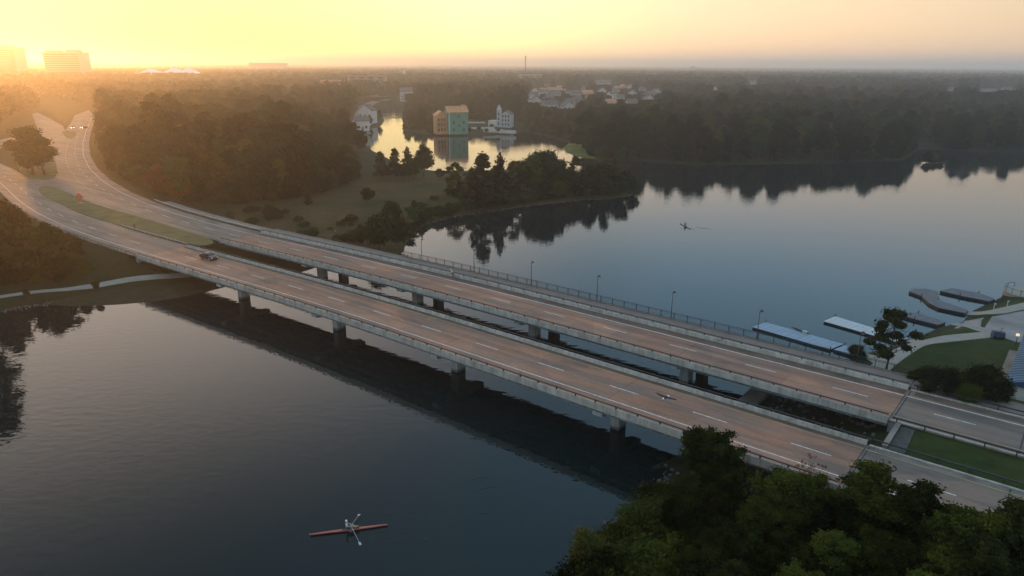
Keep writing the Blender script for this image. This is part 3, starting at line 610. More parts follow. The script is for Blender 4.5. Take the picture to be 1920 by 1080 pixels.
for i in np.where(m)[0]: pts.append((x[i], y[i], 3, rr.uniform(.8, 1.35), LOW[int(rr.integers(0, 5))]))
x, y, d, a = scatter(2700, 14500, 5200, 403, 60)
m = ~town_gap(x * .35, y * .35, d) | (rr.uniform(size=len(x)) < .35)
for i in np.where(m)[0]: pts.append((x[i], y[i], 2, rr.uniform(.8, 1.25), GRV[int(rr.integers(0, 4))]))
pts = np.array(pts)
HT = np.array([PR[k][2] for k in SIDX] + [20.] * 5 + [22.] * 4)[pts[:, 4].astype(int)] * pts[:, 3]; cap_ = hcap(pts[:, 0], pts[:, 1]); f_ = np.minimum(1, cap_ / HT); f_[pts[:, 4] >= GRV[0]] = 1
pts[:, 3] *= np.maximum(f_, .05); pts = pts[f_ > .18]
me = bpy.data.meshes.new('far_woods'); me.vertices.add(len(pts)); me.vertices.foreach_set('co', pts[:, :3].ravel().astype(np.float32))
for nm, ty, dat in (('scl', 'FLOAT', pts[:, 3]), ('idx', 'INT', pts[:, 4].astype(np.int32)), ('rot', 'FLOAT', rr.uniform(0, 6.28, len(pts)))):
    q = me.attributes.new(nm, ty, 'POINT'); q.data.foreach_set('value', dat.astype(np.int32 if ty == 'INT' else np.float32))
ng = bpy.data.node_groups.new('wood_scatter', 'GeometryNodeTree'); ng.interface.new_socket('Geometry', in_out='INPUT', socket_type='NodeSocketGeometry'); ng.interface.new_socket('Geometry', in_out='OUTPUT', socket_type='NodeSocketGeometry')
gi, go = ng.nodes.new('NodeGroupInput'), ng.nodes.new('NodeGroupOutput'); iop = ng.nodes.new('GeometryNodeInstanceOnPoints'); ci = ng.nodes.new('GeometryNodeCollectionInfo'); ci.inputs[0].default_value = PCOL; ci.inputs[1].default_value = True; ci.inputs[2].default_value = True
def named(nm, ty): q = ng.nodes.new('GeometryNodeInputNamedAttribute'); q.data_type = ty; q.inputs[0].default_value = nm; return [s for s in q.outputs if s.enabled and s.name == 'Attribute'][0]
cx = ng.nodes.new('ShaderNodeCombineXYZ'); ng.links.new(named('rot', 'FLOAT'), cx.inputs[2]); er = ng.nodes.new('FunctionNodeEulerToRotation'); ng.links.new(cx.outputs[0], er.inputs[0])
mtp = ng.nodes.new('GeometryNodeMeshToPoints'); ng.links.new(gi.outputs[0], mtp.inputs[0])
ng.links.new(mtp.outputs[0], iop.inputs['Points']); ng.links.new(ci.outputs[0], iop.inputs['Instance']); iop.inputs['Pick Instance'].default_value = True
ng.links.new(named('idx', 'INT'), iop.inputs['Instance Index']); ng.links.new(er.outputs[0], iop.inputs['Rotation']); ng.links.new(named('scl', 'FLOAT'), iop.inputs['Scale']); ng.links.new(iop.outputs[0], go.inputs[0])
fw = put('far_woods', me, label='dense dark woodland reaching back to the hazy horizon', cat='woodland', kind='stuff'); md = fw.modifiers.new('scatter', 'NODES'); md.node_group = ng
print('far wood points', len(pts), 'rest', len(REST))

# ------------------------------------------------------------------ bridges
def offs(path, s, v, z): p, a = path.at(s, v); return (p[0], p[1], z)
PIERS = [-75.4, -45.3, -15.4, 14.3]
SPANS = [S_L] + PIERS + [S_R]
rail_post_me = MB().box((0, 0, .14), (.13, .17, .28)).box((0, 0, .26), (.10, .14, .24)).mesh('rail_post', M_rail)
def rail(path, parent, v, z, s0, s1, step=3.05, hoff=0.0):
    mb = MB(); path.bar(mb, s0, s1, v - .09, v + .09, z + .34, z + .50); mb.build('top_rail', M_rail, parent)
    for s in np.arange(s0 + .8, s1 - .4, step):
        p, a = path.at(s, v); put('rail_post', rail_post_me, parent, (p[0], p[1], z), a)
def beam_profile(v, ztop, depth): return [(v - .25, ztop), (v - .25, ztop - .15), (v - .09, ztop - .25), (v - .09, ztop - depth + .3), (v - .32, ztop - depth + .16), (v - .32, ztop - depth), (v + .32, ztop - depth), (v + .32, ztop - depth + .16), (v + .09, ztop - depth + .3), (v + .09, ztop - .25), (v + .25, ztop - .15), (v + .25, ztop)]
def bridge(name, path, label, v0, v1, beams, cols, cap, para):
    o = empty(name, (*path.at(S_L)[0], 0), label=label, cat='bridge')
    inv = Matrix.Translation(o.location).inverted()
    def fin(ob): ob.matrix_parent_inverse = inv; return ob
    class B_(MB):
        def build(s, name, mats, parent=None, **kw): ob = MB.build(s, name, mats, parent, **kw); ob.matrix_parent_inverse = inv if parent is o else Matrix(); return ob
    for a, b_ in zip(SPANS[:-1], SPANS[1:]):
        mb = B_(); path.bar(mb, a + .03, b_ - .03, v0, v1, ZD - .24, ZD); mb.build('deck_slab', M_road, o)
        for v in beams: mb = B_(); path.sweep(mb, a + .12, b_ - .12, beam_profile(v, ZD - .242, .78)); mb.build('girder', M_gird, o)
    for s in SPANS: mb = B_(); path.bar(mb, s - .028, s + .028, v0 + .5, v1 - .5, ZD - .1, ZD - .02); mb.build('expansion_joint', M_joint, o)
    for v, out, h in para:                    # parapet: v of road face, outward direction, height
        for a, b_ in zip(SPANS[:-1], SPANS[1:]):
            mb = B_(); lo = ZD + .004 if out == 0 else ZD - .34
            if out == 0: path.sweep(mb, a + .02, b_ - .02, [(v - .05, ZD + .004), (v + .40, ZD + .004), (v + .34, ZD + h), (v + .02, ZD + h)])
            else:
                w = .30 * out; q = [(v, ZD + .004), (v + w, ZD + .004), (v + w, ZD + h), (v + .1 * out, ZD + h)]
                q = [(v, ZD + .004), (v + .12 * out, ZD + h), (v + w, ZD + h), (v + w, ZD - .42), (v + w - .10 * out, ZD - .42), (v + w - .10 * out, ZD + .004)]
                path.sweep(mb, a + .02, b_ - .02, q if out < 0 else q[::-1])
            mb.build('parapet', M_para, o)
        vv = v + .19 * (out if out else 1)
        mb = B_(); path.bar(mb, S_L, S_R, vv - .06, vv + .06, ZD + h + .27, ZD + h + .38); mb.build('top_rail', M_rail, o)
        for s in np.arange(S_L + .8, S_R - .4, 3.05):
            p, a = path.at(s, vv); ob = put('rail_post', rail_post_me, o, (p[0], p[1], ZD + h), a); ob.matrix_parent_inverse = inv
    for s in PIERS:
        p, a = path.at(s, (cap[0] + cap[1]) / 2); L = cap[1] - cap[0]; zt = ZD - .242 - .782
        mb = MB(); hw = .75; prof = [(-L / 2, zt), (-L / 2, zt - .55), (-L / 2 + 1.9, zt - .85), (L / 2 - 1.9, zt - .85), (L / 2, zt - .55), (L / 2, zt)]
        vs = [(x, y, z) for x in (-hw, hw) for y, z in prof]; n_ = 6; mb.add(vs, [tuple(range(n_)), tuple(range(n_, 12))[::-1]] + [(k, n_ + k, n_ + (k + 1) % n_, (k + 1) % n_) for k in range(n_)])
        ob = mb.build('pier_cap', M_pier, o, loc=(p[0], p[1], 0), rz=a); ob.matrix_parent_inverse = inv
        for v in cols:
            p, a = path.at(s, v); ob = MB().b2(-.68, .68, -.95, .95, -2.5, zt - .852).build('column', M_pier, ob if False else o, loc=(p[0], p[1], 0), rz=a); ob.matrix_parent_inverse = inv
    return o, inv
BN, invN = bridge('road_bridge', PN, 'nearer concrete road bridge with hammerhead piers and low steel topped parapets', -6.53, 5.18, [-5.7, -3.4, -1.1, 1.2, 3.0, 4.3], [-.55], (-6.0, 4.8), [(-6.35, -1, .56), (5.0, 1, .56)])
BF, invF = bridge('road_bridge', PF, 'farther concrete road bridge carrying the cyclist and the railed footpath', -5.63, 10.5, [-4.8, -2.2, .4, 3.0, 5.6, 8.0, 9.6], [.2, 6.3], (-4.9, 9.6), [(-5.45, -1, .56), (5.6, 0, .62)])
def marks(path, parent, inv, s0, s1, white_v, yellow_v, dash0, z=ZD + .006):
    ds = MB(); 
    for k in range(-12, 14):
        a = dash0 + k * 12.19; b_ = a + 4.5
        if a > s0 and b_ < s1: mb = MB(); path.sheet(mb, a, b_, -.07, .07, z); ob = mb.build('lane_dash', M_white, parent); ob.matrix_parent_inverse = inv
    for v, m, nm, w in ((white_v, M_white, 'edge_line', .075), (yellow_v, M_yellow, 'yellow_line', .065)):
        mb = MB(); path.sheet(mb, s0 + .1, s1 - .1, v - w, v + w, z); ob = mb.build(nm, m, parent); ob.matrix_parent_inverse = inv
marks(PN, BN, invN, S_L, S_R, -3.8, 4.0, .2); marks(PF, BF, invF, S_L, S_R, 3.45, -3.75, -1.0)
for path, par, inv, v0, v1 in ((PN, BN, invN, 4.14, 4.97), (PN, BN, invN, -6.33, -5.5), (PF, BF, invF, 3.75, 5.53), (PF, BF, invF, -5.43, -4.7)):
    mb = MB(); path.sheet(mb, S_L + .1, S_R - .1, v0, v1, ZD + .004); ob = mb.build('gutter_strip', M_gutter, par); ob.matrix_parent_inverse = inv
# footpath on the farther bridge
for a, b_ in zip(SPANS[:-1], SPANS[1:]):
    mb = MB(); PF.bar(mb, a + .02, b_ - .02, 6.04, 10.1, ZD + .004, ZD + .16); ob = mb.build('footpath_slab', M_walk, BF); ob.matrix_parent_inverse = invF
    mb = MB(); PF.bar(mb, a + .02, b_ - .02, 10.11, 10.52, ZD + .004, ZD + .26); ob = mb.build('footpath_kerb', M_walk, BF); ob.matrix_parent_inverse = invF
# pedestrian railing: posts, rails and pickets bay by bay
bay = 2.44
mbp = MB()
for k in range(11): mbp.box((-bay / 2 + .22 * (k + .55), 0, .56), (.022, .022, .92))
picket_me = mbp.mesh('picket_panel', M_black)
post_me = MB().box((0, 0, .62), (.08, .08, 1.24)).mesh('railing_post', M_black)
mb = MB()
for z in (.10, 1.02, 1.20): mb.box((0, 0, z), (bay, .05, .05))
bars_me = mb.mesh('railing_bar', M_black)
RAILG = empty('pedestrian_railing', (*PF.at(-58, 10.32)[0], 0), label='long black picket railing along the outer edge of the bridge footpath', cat='railing'); invR = Matrix.Translation(RAILG.location).inverted()
for s in np.arange(-58, S_R - 1, bay):
    p, a = PF.at(s, 10.32); z = ZD + .26
    for nm, me, ds in (('post', post_me, -bay / 2), ('picket_panel', picket_me, 0), ('bars', bars_me, 0)):
        q, a2 = PF.at(s + ds, 10.32); ob = put(nm, me, RAILG, (q[0], q[1], z), a); ob.matrix_parent_inverse = invR

# approaches and roads on land -------------------------------------------------
def road(name, path, s0, s1, v0, v1, z, mat, wy, yl, dash0, label, dashes=True):
    o = empty(name, (*path.at(s0)[0], 0), kind='structure'); inv = Matrix.Translation(o.location).inverted()
    def fin(mb, nm, m): ob = mb.build(nm, m, o); ob.matrix_parent_inverse = inv
    mb = MB(); path.bar(mb, s0, s1, v0, v1, z - .16, z); fin(mb, 'pavement', mat)
    for k in range(-40, 16):
        a = dash0 + k * 12.19; b_ = a + 4.5
        if dashes and a > s0 and b_ < s1: mb = MB(); path.sheet(mb, a, b_, -.07, .07, z + .006); fin(mb, 'lane_dash', M_white)
    if wy is not None: mb = MB(); path.sheet(mb, s0 + .2, s1 - .2, wy - .075, wy + .075, z + .006); fin(mb, 'edge_line', M_white)
    if yl is not None: mb = MB(); path.sheet(mb, s0 + .2, s1 - .2, yl - .065, yl + .065, z + .006); fin(mb, 'yellow_line', M_yellow)
    return o, fin
rn, fn = road('road', PN, S_R + .06, PN.s[-1] - 8, -6.4, 5.2, ZD, M_appr, -3.8, 4.0, .2, '')
rf, ff = road('road', PF, S_R + .06, PF.s[-1] - 8, -5.5, 5.9, ZD, M_appr, 3.45, -3.75, -1.0, '')
for path, fin, v0, v1, js in ((PN, fn, -6.3, 5.1, (44.0, 57.5, 72.5, 87)), (PF, ff, -5.4, 5.8, (44.0, 57.0, 71.5, 86))):
    for j, s in enumerate(js): w_ = .16 if j < 2 else .42; mb = MB(); path.sheet(mb, s, s + w_, v0, v1, ZD + .004); fin(mb, 'slab_joint', M_joint if j < 2 else M_stain)
    g0, g1 = (4.2, 5.1) if path is PN else (4.1, 5.8)
    mb = MB(); path.sheet(mb, S_R + 1, path.s[-1] - 9, g0, g1, ZD + .003); fin(mb, 'gutter_strip', M_stain if path is PN else M_gutter)
    for v, sg in ((v0, -1), (v1, 1)): mb = MB(); path.bar(mb, S_R + .3, path.s[-1] - 9, v - .14, v + .14, ZD + .005, ZD + .17); fin(mb, 'kerb', M_para)
o_, f_ = road('footway', PF, S_R + .06, PF.s[-1] - 8, 6.5, 10.2, ZD + .12, M_walk, None, None, 0, '', False)
rnl, fnl = road('road', PN, PN.s[0] + 2, S_L - .06, -6.6, 5.9, ZD, M_appr, -3.8, 4.35, .2, '')
rfl, ffl = road('road', PF, PF.s[0] + 2, S_L - .06, -5.8, 6.3, ZD + .004, M_appr, 3.45, -3.75, -1.0, '')
o_, f_ = road('footway', PF, S_L - 62, S_L - .06, 7.2, 10.2, ZD + .05, M_walk, None, None, 0, '', False)
def patch(name, px, z, mat, th=.16, **kw):
    P = W(px, z); mb = MB(); bm = bmesh.new(); vs = [bm.verts.new((x, y, z)) for x, y in P]; f = bm.faces.new(vs)
    if f.normal.z < 0: f.normal_flip()
    r_ = bmesh.ops.extrude_face_region(bm, geom=[f]); bmesh.ops.translate(bm, verts=[v for v in r_['geom'] if isinstance(v, bmesh.types.BMVert)], vec=(0, 0, -th)); bmesh.ops.triangulate(bm, faces=bm.faces[:]); bmesh.ops.recalc_face_normals(bm, faces=bm.faces[:])
    me = bpy.data.meshes.new(name); bm.to_mesh(me); bm.free(); me.materials.append(mat); return put(name, me, **kw)
def rounded(px, n=3):
    P = np.array(px, float)
    for _ in range(n): Q = np.empty((2 * len(P), 2)); Q[0::2] = .75 * P + .25 * np.roll(P, -1, 0); Q[1::2] = .25 * P + .75 * np.roll(P, -1, 0); P = Q
    return [tuple(p) for p in P]
patch('road_junction', [(14, 352), (26, 334), (44, 330), (110, 332), (152, 346), (178, 352), (152, 366), (125, 358), (88, 348), (60, 352), (42, 372)], ZD - .004, M_appr, kind='structure')
patch('road_junction', [(100, 326), (150, 318), (190, 352), (300, 400), (372, 428), (330, 440), (255, 412), (150, 380), (100, 358)], ZD - .016, M_appr, kind='structure')
patch('side_road', [(60, 214), (70, 211), (97, 224), (118, 236), (128, 254), (146, 268), (136, 300), (128, 318), (112, 330), (106, 318), (98, 292), (80, 262), (70, 240)], ZD - .008, M_appr, kind='structure')
patch('side_road', [(-40, 268), (0, 262), (28, 256), (36, 264), (8, 276), (-40, 288)], ZD - .008, M_appr, kind='structure')
# grass islands between the carriageways
M_grass = simple('median_grass', (.088, .086, .022), .95, var=.4, scale=.25, bump=.05)
MED = rounded([(70, 353), (82, 349), (104, 350), (126, 361), (155, 374), (200, 390), (255, 404), (310, 422), (360, 437), (398, 449), (402, 457), (372, 461), (340, 452), (308, 446), (285, 440), (250, 430), (200, 415), (150, 400), (110, 381), (80, 366)], 2)
patch('grass_median', MED, ZD + .14, M_grass, .3, kind='structure')
patch('grass_median', rounded([(44, 331), (30, 308), (28, 285), (45, 262), (70, 262), (98, 288), (108, 314), (104, 334), (72, 337)], 2), ZD + .14, M_grass, .3, kind='structure')
patch('grass_median', rounded([(114, 246), (124, 246), (144, 246), (140, 258), (126, 260)], 2), ZD + .10, M_grass, .3, kind='structure')
# abutments
for path, par, inv, v0, v1 in ((PN, BN, invN, -6.5, 5.1), (PF, BF, invF, -5.7, 10.3)):
    for s, sg in ((S_R, 1), (S_L, -1)):
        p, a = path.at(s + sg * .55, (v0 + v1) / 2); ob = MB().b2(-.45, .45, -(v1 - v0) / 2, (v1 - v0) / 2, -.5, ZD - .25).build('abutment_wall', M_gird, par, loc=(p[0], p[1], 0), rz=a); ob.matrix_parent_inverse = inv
# retaining wall, gravel strip across the median at the right bank
o = empty('retaining_wall', UV(45.2, 9.5, 3), BANG, label='low concrete wall closing the grass median between the bridges at right', cat='wall')
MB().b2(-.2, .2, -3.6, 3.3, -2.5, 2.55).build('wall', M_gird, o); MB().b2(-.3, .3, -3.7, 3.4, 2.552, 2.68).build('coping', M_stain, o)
mb = MB(); mb.add([UV(45.5, 6.0, 5.27), UV(47.3, 6.0, 5.27), UV(47.0, 13.0, 5.27), UV(45.5, 13.0, 5.27)], [(0, 1, 2, 3)]); mb.build('gravel', simple('dark_gravel', (.07, .062, .05), .95, var=.4, scale=2.0), kind='stuff', label='gravel strip behind the median wall', cat='gravel')
# riprap slope under the right ends of the bridges and the lakeside path that passes beneath
mb = MB()
r = random.Random(5)
for k in range(420):
    u = r.uniform(27.5, 43); v = r.uniform(-8, 30); q = UV(u, v); z = tz1(*q); s = r.uniform(.25, .6)
    mb.box((q[0], q[1], z + s * .15), (s, s * r.uniform(.6, 1), s * .7), r.uniform(0, 3), .7)
mb.build('riprap', M_rock, kind='stuff', label='loose dark stones covering the bank below the bridge ends', cat='stones')
o = MB().b2(-1.3, 1.3, -12, 14, -1.2, .95).build('underpass_path', M_stain, loc=UV(25.5, 12, 0), rz=BANG + .02, kind='structure')

# guard rails on the left
def guardrail(path, s0, s1, v, label, z=ZD):
    o = empty('guardrail', (*path.at(s0, v)[0], z), label=label, cat='guardrail'); inv = Matrix.Translation(o.location).inverted(); pm = MB().box((0, 0, .35), (.15, .18, .75)).mesh('guardrail_post', M_stain)
    mb = MB(); path.sweep(mb, s0, s1, [(v - .05, z + .45), (v + .03, z + .50), (v - .03, z + .60), (v + .03, z + .70), (v - .05, z + .76), (v - .09, z + .6)]); ob = mb.build('beam', M_galv, o); ob.matrix_parent_inverse = inv
    for s in np.arange(s0 + 1, s1, 1.9): p, a = path.at(s, v - .14 * math.copysign(1, -v)); ob = put('post', pm, o, (p[0], p[1], z), a); ob.matrix_parent_inverse = inv
    return o
guardrail(PN, PN.s[0] + 70, S_L - .4, -6.55, 'long steel guardrail on the outer lower edge of the curving left road')
guardrail(PF, S_L - 66, S_L - .4, 6.75, 'steel guardrail between the upper left road and its footway')
guardrail(PN, S_L - 34, S_L - .4, 5.75, 'short steel guardrail at the tip of the grass median')
for path, v, lab in ((PN, 5.55, 'dark rail on the kerb along the grass median of the nearer road at right'), (PF, -5.85, 'dark rail on the kerb along the grass median of the farther road at right'), (PF, 6.2, 'dark rail between the farther road and its footway at right')):
    o = empty('kerb_rail', (*path.at(S_R + 1, v)[0], ZD), label=lab, cat='railing'); inv = Matrix.Translation(o.location).inverted()
    mb = MB(); path.bar(mb, S_R + .5, path.s[-1] - 10, v - .07, v + .07, ZD + .62, ZD + .78); ob = mb.build('top_rail', M_rail, o); ob.matrix_parent_inverse = inv
    for s in np.arange(S_R + 1, path.s[-1] - 12, 3.05): p, a = path.at(s, v); ob = put('post', MB().box((0, 0, .32), (.13, .13, .66)).mesh('kerb_post', M_rail) if 'kp' not in globals() else kp, o, (p[0], p[1], ZD), a); ob.matrix_parent_inverse = inv; kp = ob.data

# lamp posts -------------------------------------------------------------------
def lamp_post(p, h, label, a, lit=False):
    o = empty('lamp_post', p, a, label=label, cat='lamp post', group='lamp posts along the bridge footpath')
    MB().tube([(0, 0, 0), (0, 0, .5), (0, 0, h)], [.11, .075, .05], 8).build('pole', M_black, o, True)
    mb = MB(); mb.tube([(0, 0, h), (0, 0, h + .12), (.12, 0, h + .2), (.3, 0, h + .16)], [.04, .035, .03, .03], 6); mb.tube([(.3, 0, h + .22), (.3, 0, h + .14), (.3, 0, h + .04), (.3, 0, h - .06)], [.06, .16, .24, .26], 10); mb.build('lamp_head', M_black, o)
    MB().tube([(.3, 0, h - .062), (.3, 0, h - .16), (.3, 0, h - .22)], [.2, .16, .05], 10).build('lens', M_lens, o); return o
LP = [(793, 'leftmost tall one at the start of the railing'), (891, 'second along the railing, just right of the cyclist'), (998, 'third along the bridge railing from the left'), (1121, 'fourth along the bridge railing from the left'), (1260, 'fifth along the bridge railing from the left'), (1421, 'sixth along the railing, in front of the blue dock'), (1608, 'last one at the right end, beside the small bush')]
ss = np.arange(-60, 60, .25); pxs = []
for s in ss:
    q = PF.at(s, 10.62)[0]; dx, dy, dz = q[0], q[1], ZD + .2 - HC; yc = dy * math.cos(PIT) - dz * math.sin(PIT); up = dy * math.sin(PIT) + dz * math.cos(PIT); X_, Y_ = FPX * dx / yc, FPX * up / yc
    pxs.append(960 + math.cos(-ROLL) * X_ - math.sin(-ROLL) * Y_)
for px, lab in LP:
    s = float(np.interp(px - 2, pxs, ss)); p, a = PF.at(s, 10.62); lamp_post((p[0], p[1], ZD + .2), 4.7, 'black lamp post, ' + lab, a)
for px, py, lab in ((558, 457, 'with pale globe standing at the meadow edge, leftmost of three'), (629, 470, 'with pale globe at the meadow edge, middle of three'), (706, 484, 'with pale globe by the dark bushes at the bridge')):
    p = GT(px, py - 8); lamp_post((p[0], p[1], p[2]), 4.4, 'slim path lamp ' + lab, 0)

# ------------------------------------------------------------------ single trees
# wooded bank at bottom right: (kind, top px, top py, distance, wide, label)
NB = [
 (('nearbroad', 0), 1345, 806, 66, 1.0, 'large round green tree standing against the near bridge at the bank'),
 (('nearbroad', 1), 1500, 868, 60, .95, 'dense green tree overlapping the near road beside pink dry twigs'),
 (('nearpine', 1), 1640, 872, 56, 1.35, 'bright green clumpy tree whose top covers the near road edge'),
 (('nearbroad', 2), 1580, 900, 57, .85, 'mid green tree between the clumpy bright tree and the twigs'),
 (('nearpine', 1), 1728, 902, 54, 1.15, 'yellowish green pine with open top at the roadside, right of the bright tree'),
 (('nearbroad', 3), 1800, 945, 51.5, .9, 'dark low tree at the roadside left of the corner trees'),
 (('nearbroad', 1), 1868, 936, 50.5, .9, 'dark tree under the road at the right edge of the picture'),
 (('nearpine', 0), 1935, 945, 49, 1.3, 'dark pine cut by the right edge of the picture'),
 (('nearbroad', 0), 1440, 915, 58, .85, 'dark green tree in front of the twigs, low on the bank'),
 (('nearbroad', 2), 1262, 935, 62, .75, 'brownish green bushy tree at the waterline below the big round tree'),
 (('nearpine', 0), 1390, 985, 53, 1.3, 'dark pine low in front of the big round tree'),
 (('nearbroad', 3), 1490, 985, 52, .85, 'shaded tree at the middle of the near bank'),
 (('nearpine', 1), 1570, 1000, 51, 1.3, 'mid green clumpy tree near the bottom edge, centre of the bank'),
 (('nearbroad', 0), 1670, 985, 51, .9, 'shaded round tree near the bottom edge, right of the clumpy one'),
 (('nearbroad', 2), 1770, 1000, 48, .9, 'dark round tree near the bottom edge, right half'),
 (('nearpine', 0), 1860, 1015, 46, 1.4, 'dark pine near the bottom right corner'),
 (('nearbroad', 1), 1950, 1030, 45, .9, 'dark tree in the very bottom right corner'),
 (('nearbroad', 3), 1290, 1015, 53, .8, 'dark bushy tree near the bottom edge, left part of the bank'),
 (('nearbroad', 2), 1190, 1040, 53, .7, 'low green tree at the bottom edge beside the yellow sapling'),
 (('nearpine', 0), 1380, 1060, 48, 1.4, 'dark pine cut by the bottom edge, left of centre of the bank'),
 (('nearbroad', 1), 1500, 1075, 46, .9, 'dark tree cut by the bottom edge, centre of the bank'),
 (('nearbroad', 0), 1620, 1070, 46, .9, 'dark tree cut by the bottom edge, right of centre of the bank'),
 (('nearpine', 1), 1740, 1080, 45, 1.4, 'pine cut by the bottom edge, right part of the bank'),
]
for key, px, py, D, w, lab in NB: tree_top(key, px, py, D, lab, w * 1.18, group='trees on the near bank')
tree_top(('nearyellow', 0), 1102, 985, 55, 'thin yellowing sapling at the left tip of the near bank', .62, group='trees on the near bank')
tree_top(('bare', 0), 1525, 848, 63, 'leafless tree with pinkish dry twigs in front of the near road', .8, group='trees on the near bank')
for k, (px, py, D, lab) in enumerate([(1120, 1035, 53, 'yellowish shrub at the foot of the yellow sapling'), (1165, 1000, 56, 'greyish green shrub on the waterline of the near bank'), (1205, 975, 58, 'dark shrub on the waterline left of the brownish tree'), (1235, 1010, 55, 'low dark shrub in front of the brownish tree'), (1330, 1070, 49, 'shrub cut by the bottom edge left of the dark pine'), (1250, 1065, 50, 'shrub cut by the bottom edge near the sapling'), (1140, 1075, 51, 'leftmost shrub along the bottom edge')]):
    tree_top(('nearshrub', k % 3), px, py, D, lab, 1.0, cat='shrub', group='shrubs on the near bank')
BANK = W([(1120, 1035), (1215, 945), (1300, 880), (1400, 900), (1560, 960), (1750, 1010), (1960, 1080), (1990, 1180), (1300, 1180), (1110, 1120)], 2)
Ub = fill(BANK, 3.3, 91); Ub = Ub[(Ub[:, 1] > 40)]
for k, (x_, y_) in enumerate(Ub):
    v_ = (np.array([x_, y_]) - A_) @ N_
    if v_ < -8.5: tree(('nearshrub', k % 3), (x_, y_, tz1(x_, y_)), random.uniform(2.4, 4.6), 'dark undergrowth shrub between the trees of the near bank', cat='shrub', group='undergrowth of the near bank', wide=1.25)
# slender boughs that stand free on the peninsula
PEN = [
 (('cone', 0), 905, 388, 284, 1.15, 'tall pointed pine on the peninsula with a gap of bright water beside it'), (('cone', 1), 937, 380, 288, 1.0, 'slim pointed pine just right of the tallest peninsula pine'), (('sparse', 0), 962, 372, 301, .9, 'thin open pine between the pointed pines and the big round tree'),
 (('broad', 1), 1000, 366, 284, 1.0, 'big round dark tree in the middle of the peninsula, left half'), (('broad', 0), 1030, 366, 283, .95, 'big round dark tree in the middle of the peninsula, right half'),
 (('sparse', 0), 1080, 352, 294, 1.1, 'open airy pine with sky coloured water showing through'), (('broad', 0), 1072, 372, 322, 1.2, 'dark bushy tree under the airy pine'),
 (('tall', 1), 1105, 366, 308, 1.2, 'dark tree left in the thicket on the peninsula tip'), (('cone', 0), 1135, 364, 300, 1.2, 'dark tree at the centre of the thicket on the peninsula tip'), (('tall', 2), 1165, 362, 312, 1.2, 'dark tree right in the thicket on the peninsula tip'), (('broad', 0), 1186, 362, 330, 1.0, 'outermost small tree on the peninsula tip'), (('tall', 1), 1120, 352, 304, 1.1, 'rear tree of the thicket on the peninsula tip'), (('cone', 1), 1150, 350, 300, 1.2, 'rear right tree of the thicket on the peninsula tip'),
 (('sparse', 0), 856, 370, 304, 1.1, 'thin pine left of the pointed pines on the peninsula'), (('cone', 1), 862, 372, 330, 1.1, 'small dark tree under the thin left pine'), (('cone', 0), 885, 366, 312, 1.1, 'short pine behind the pointed pines'),
 (('cone', 0), 742, 332, 276, 1.1, 'dark tree of the clump by the bright creek water, left'), (('cone', 1), 765, 332, 276, 1.2, 'dark pine of the clump by the bright creek water, centre'), (('tall', 1), 795, 332, 270, 1.2, 'round dark tree of the clump by the bright creek water, right'), (('cone', 0), 715, 332, 282, 1.2, 'dark pine of the clump by the creek, outermost left'), (('tall', 2), 775, 336, 290, 1.2, 'low dark tree in front of the creek clump'),
 (('broad', 2), 735, 428, 378, 1.0, 'large dark bush tree on the meadow above the bridge railing'), (('broad', 0), 712, 468, 404, .9, 'dark tree at the bridge abutment, left'), (('broad', 0), 748, 462, 402, .8, 'dark tree at the bridge abutment, at the water'), (('broad', 1), 680, 460, 420, .8, 'olive bush at the bridge abutment left of the dark trees'),
 (('cone', 0), 777, 400, 374, 1.4, 'small conical bush standing on the meadow'), (('cone', 1), 790, 420, 396, 1.4, 'small dark bush close to the meadow shore'), (('cone', 0), 842, 410, 378, 1.3, 'dark conical bush on the meadow shore'),
 (('broad', 1), 508, 418, 383, .9, 'lone yellowish green tree on the meadow beside the road'), (('cone', 1), 578, 384, 362, 1.4, 'little tree out on the brown meadow'), (('broad', 0), 690, 378, 352, 1.2, 'low bushes at the far side of the brown meadow'),
]
for key, px, base, top, w, lab in PEN: tree_px(key, px, base, top, lab, w, group='trees on the peninsula')
r = random.Random(21)
shore_pts = [(800, 415), (822, 409), (845, 402), (868, 398), (892, 394), (915, 391), (938, 388), (960, 386), (985, 383), (1010, 380), (1035, 378), (1060, 375), (1085, 372), (1112, 370), (1138, 368), (1160, 367), (1178, 364), (1192, 358), (930, 372), (960, 366), (1045, 362), (985, 374), (770, 430), (765, 448)]
for k, (px, py) in enumerate(shore_pts):
    p = GT(px, py - 2); tree(('shrub', k % 3), p, r.uniform(1.8, 4.2), 'low shrub on the grassy peninsula shore', cat='shrub', group='shrubs on the peninsula shore', wide=1.3)
for k in range(95):
    px = r.uniform(760, 1190); py = np.interp(px, [760, 800, 850, 900, 985, 1085, 1150, 1190], [440, 418, 404, 396, 384, 373, 369, 360]) - r.uniform(0, 1) ** 1.6 * np.interp(px, [760, 900, 1100, 1190], [40, 50, 32, 16]); p = GT(px, py)
    tree(('shrub', k % 3), p, r.uniform(.8, 3.0), 'dark bush in the rough growth of the peninsula', cat='shrub', group='bushes of the peninsula', wide=1.45)
for k, (px, base, top) in enumerate([(825, 334, 312), (845, 340, 318), (880, 346, 318), (925, 352, 312), (955, 352, 316), (980, 348, 302), (1045, 350, 300), (1062, 356, 318), (1095, 358, 310), (1050, 372, 335), (1010, 378, 340), (960, 384, 352), (900, 392, 360), (1120, 370, 332), (1160, 368, 330), (870, 384, 352), (945, 375, 330), (925, 388, 348)]):
    tree_px(('cone', k % 2) if k % 3 else ('broad', k % 2), px, base, top + 4, 'dark tree in the growth of the peninsula between the named ones', random.uniform(.9, 1.3), group='lesser trees of the peninsula')
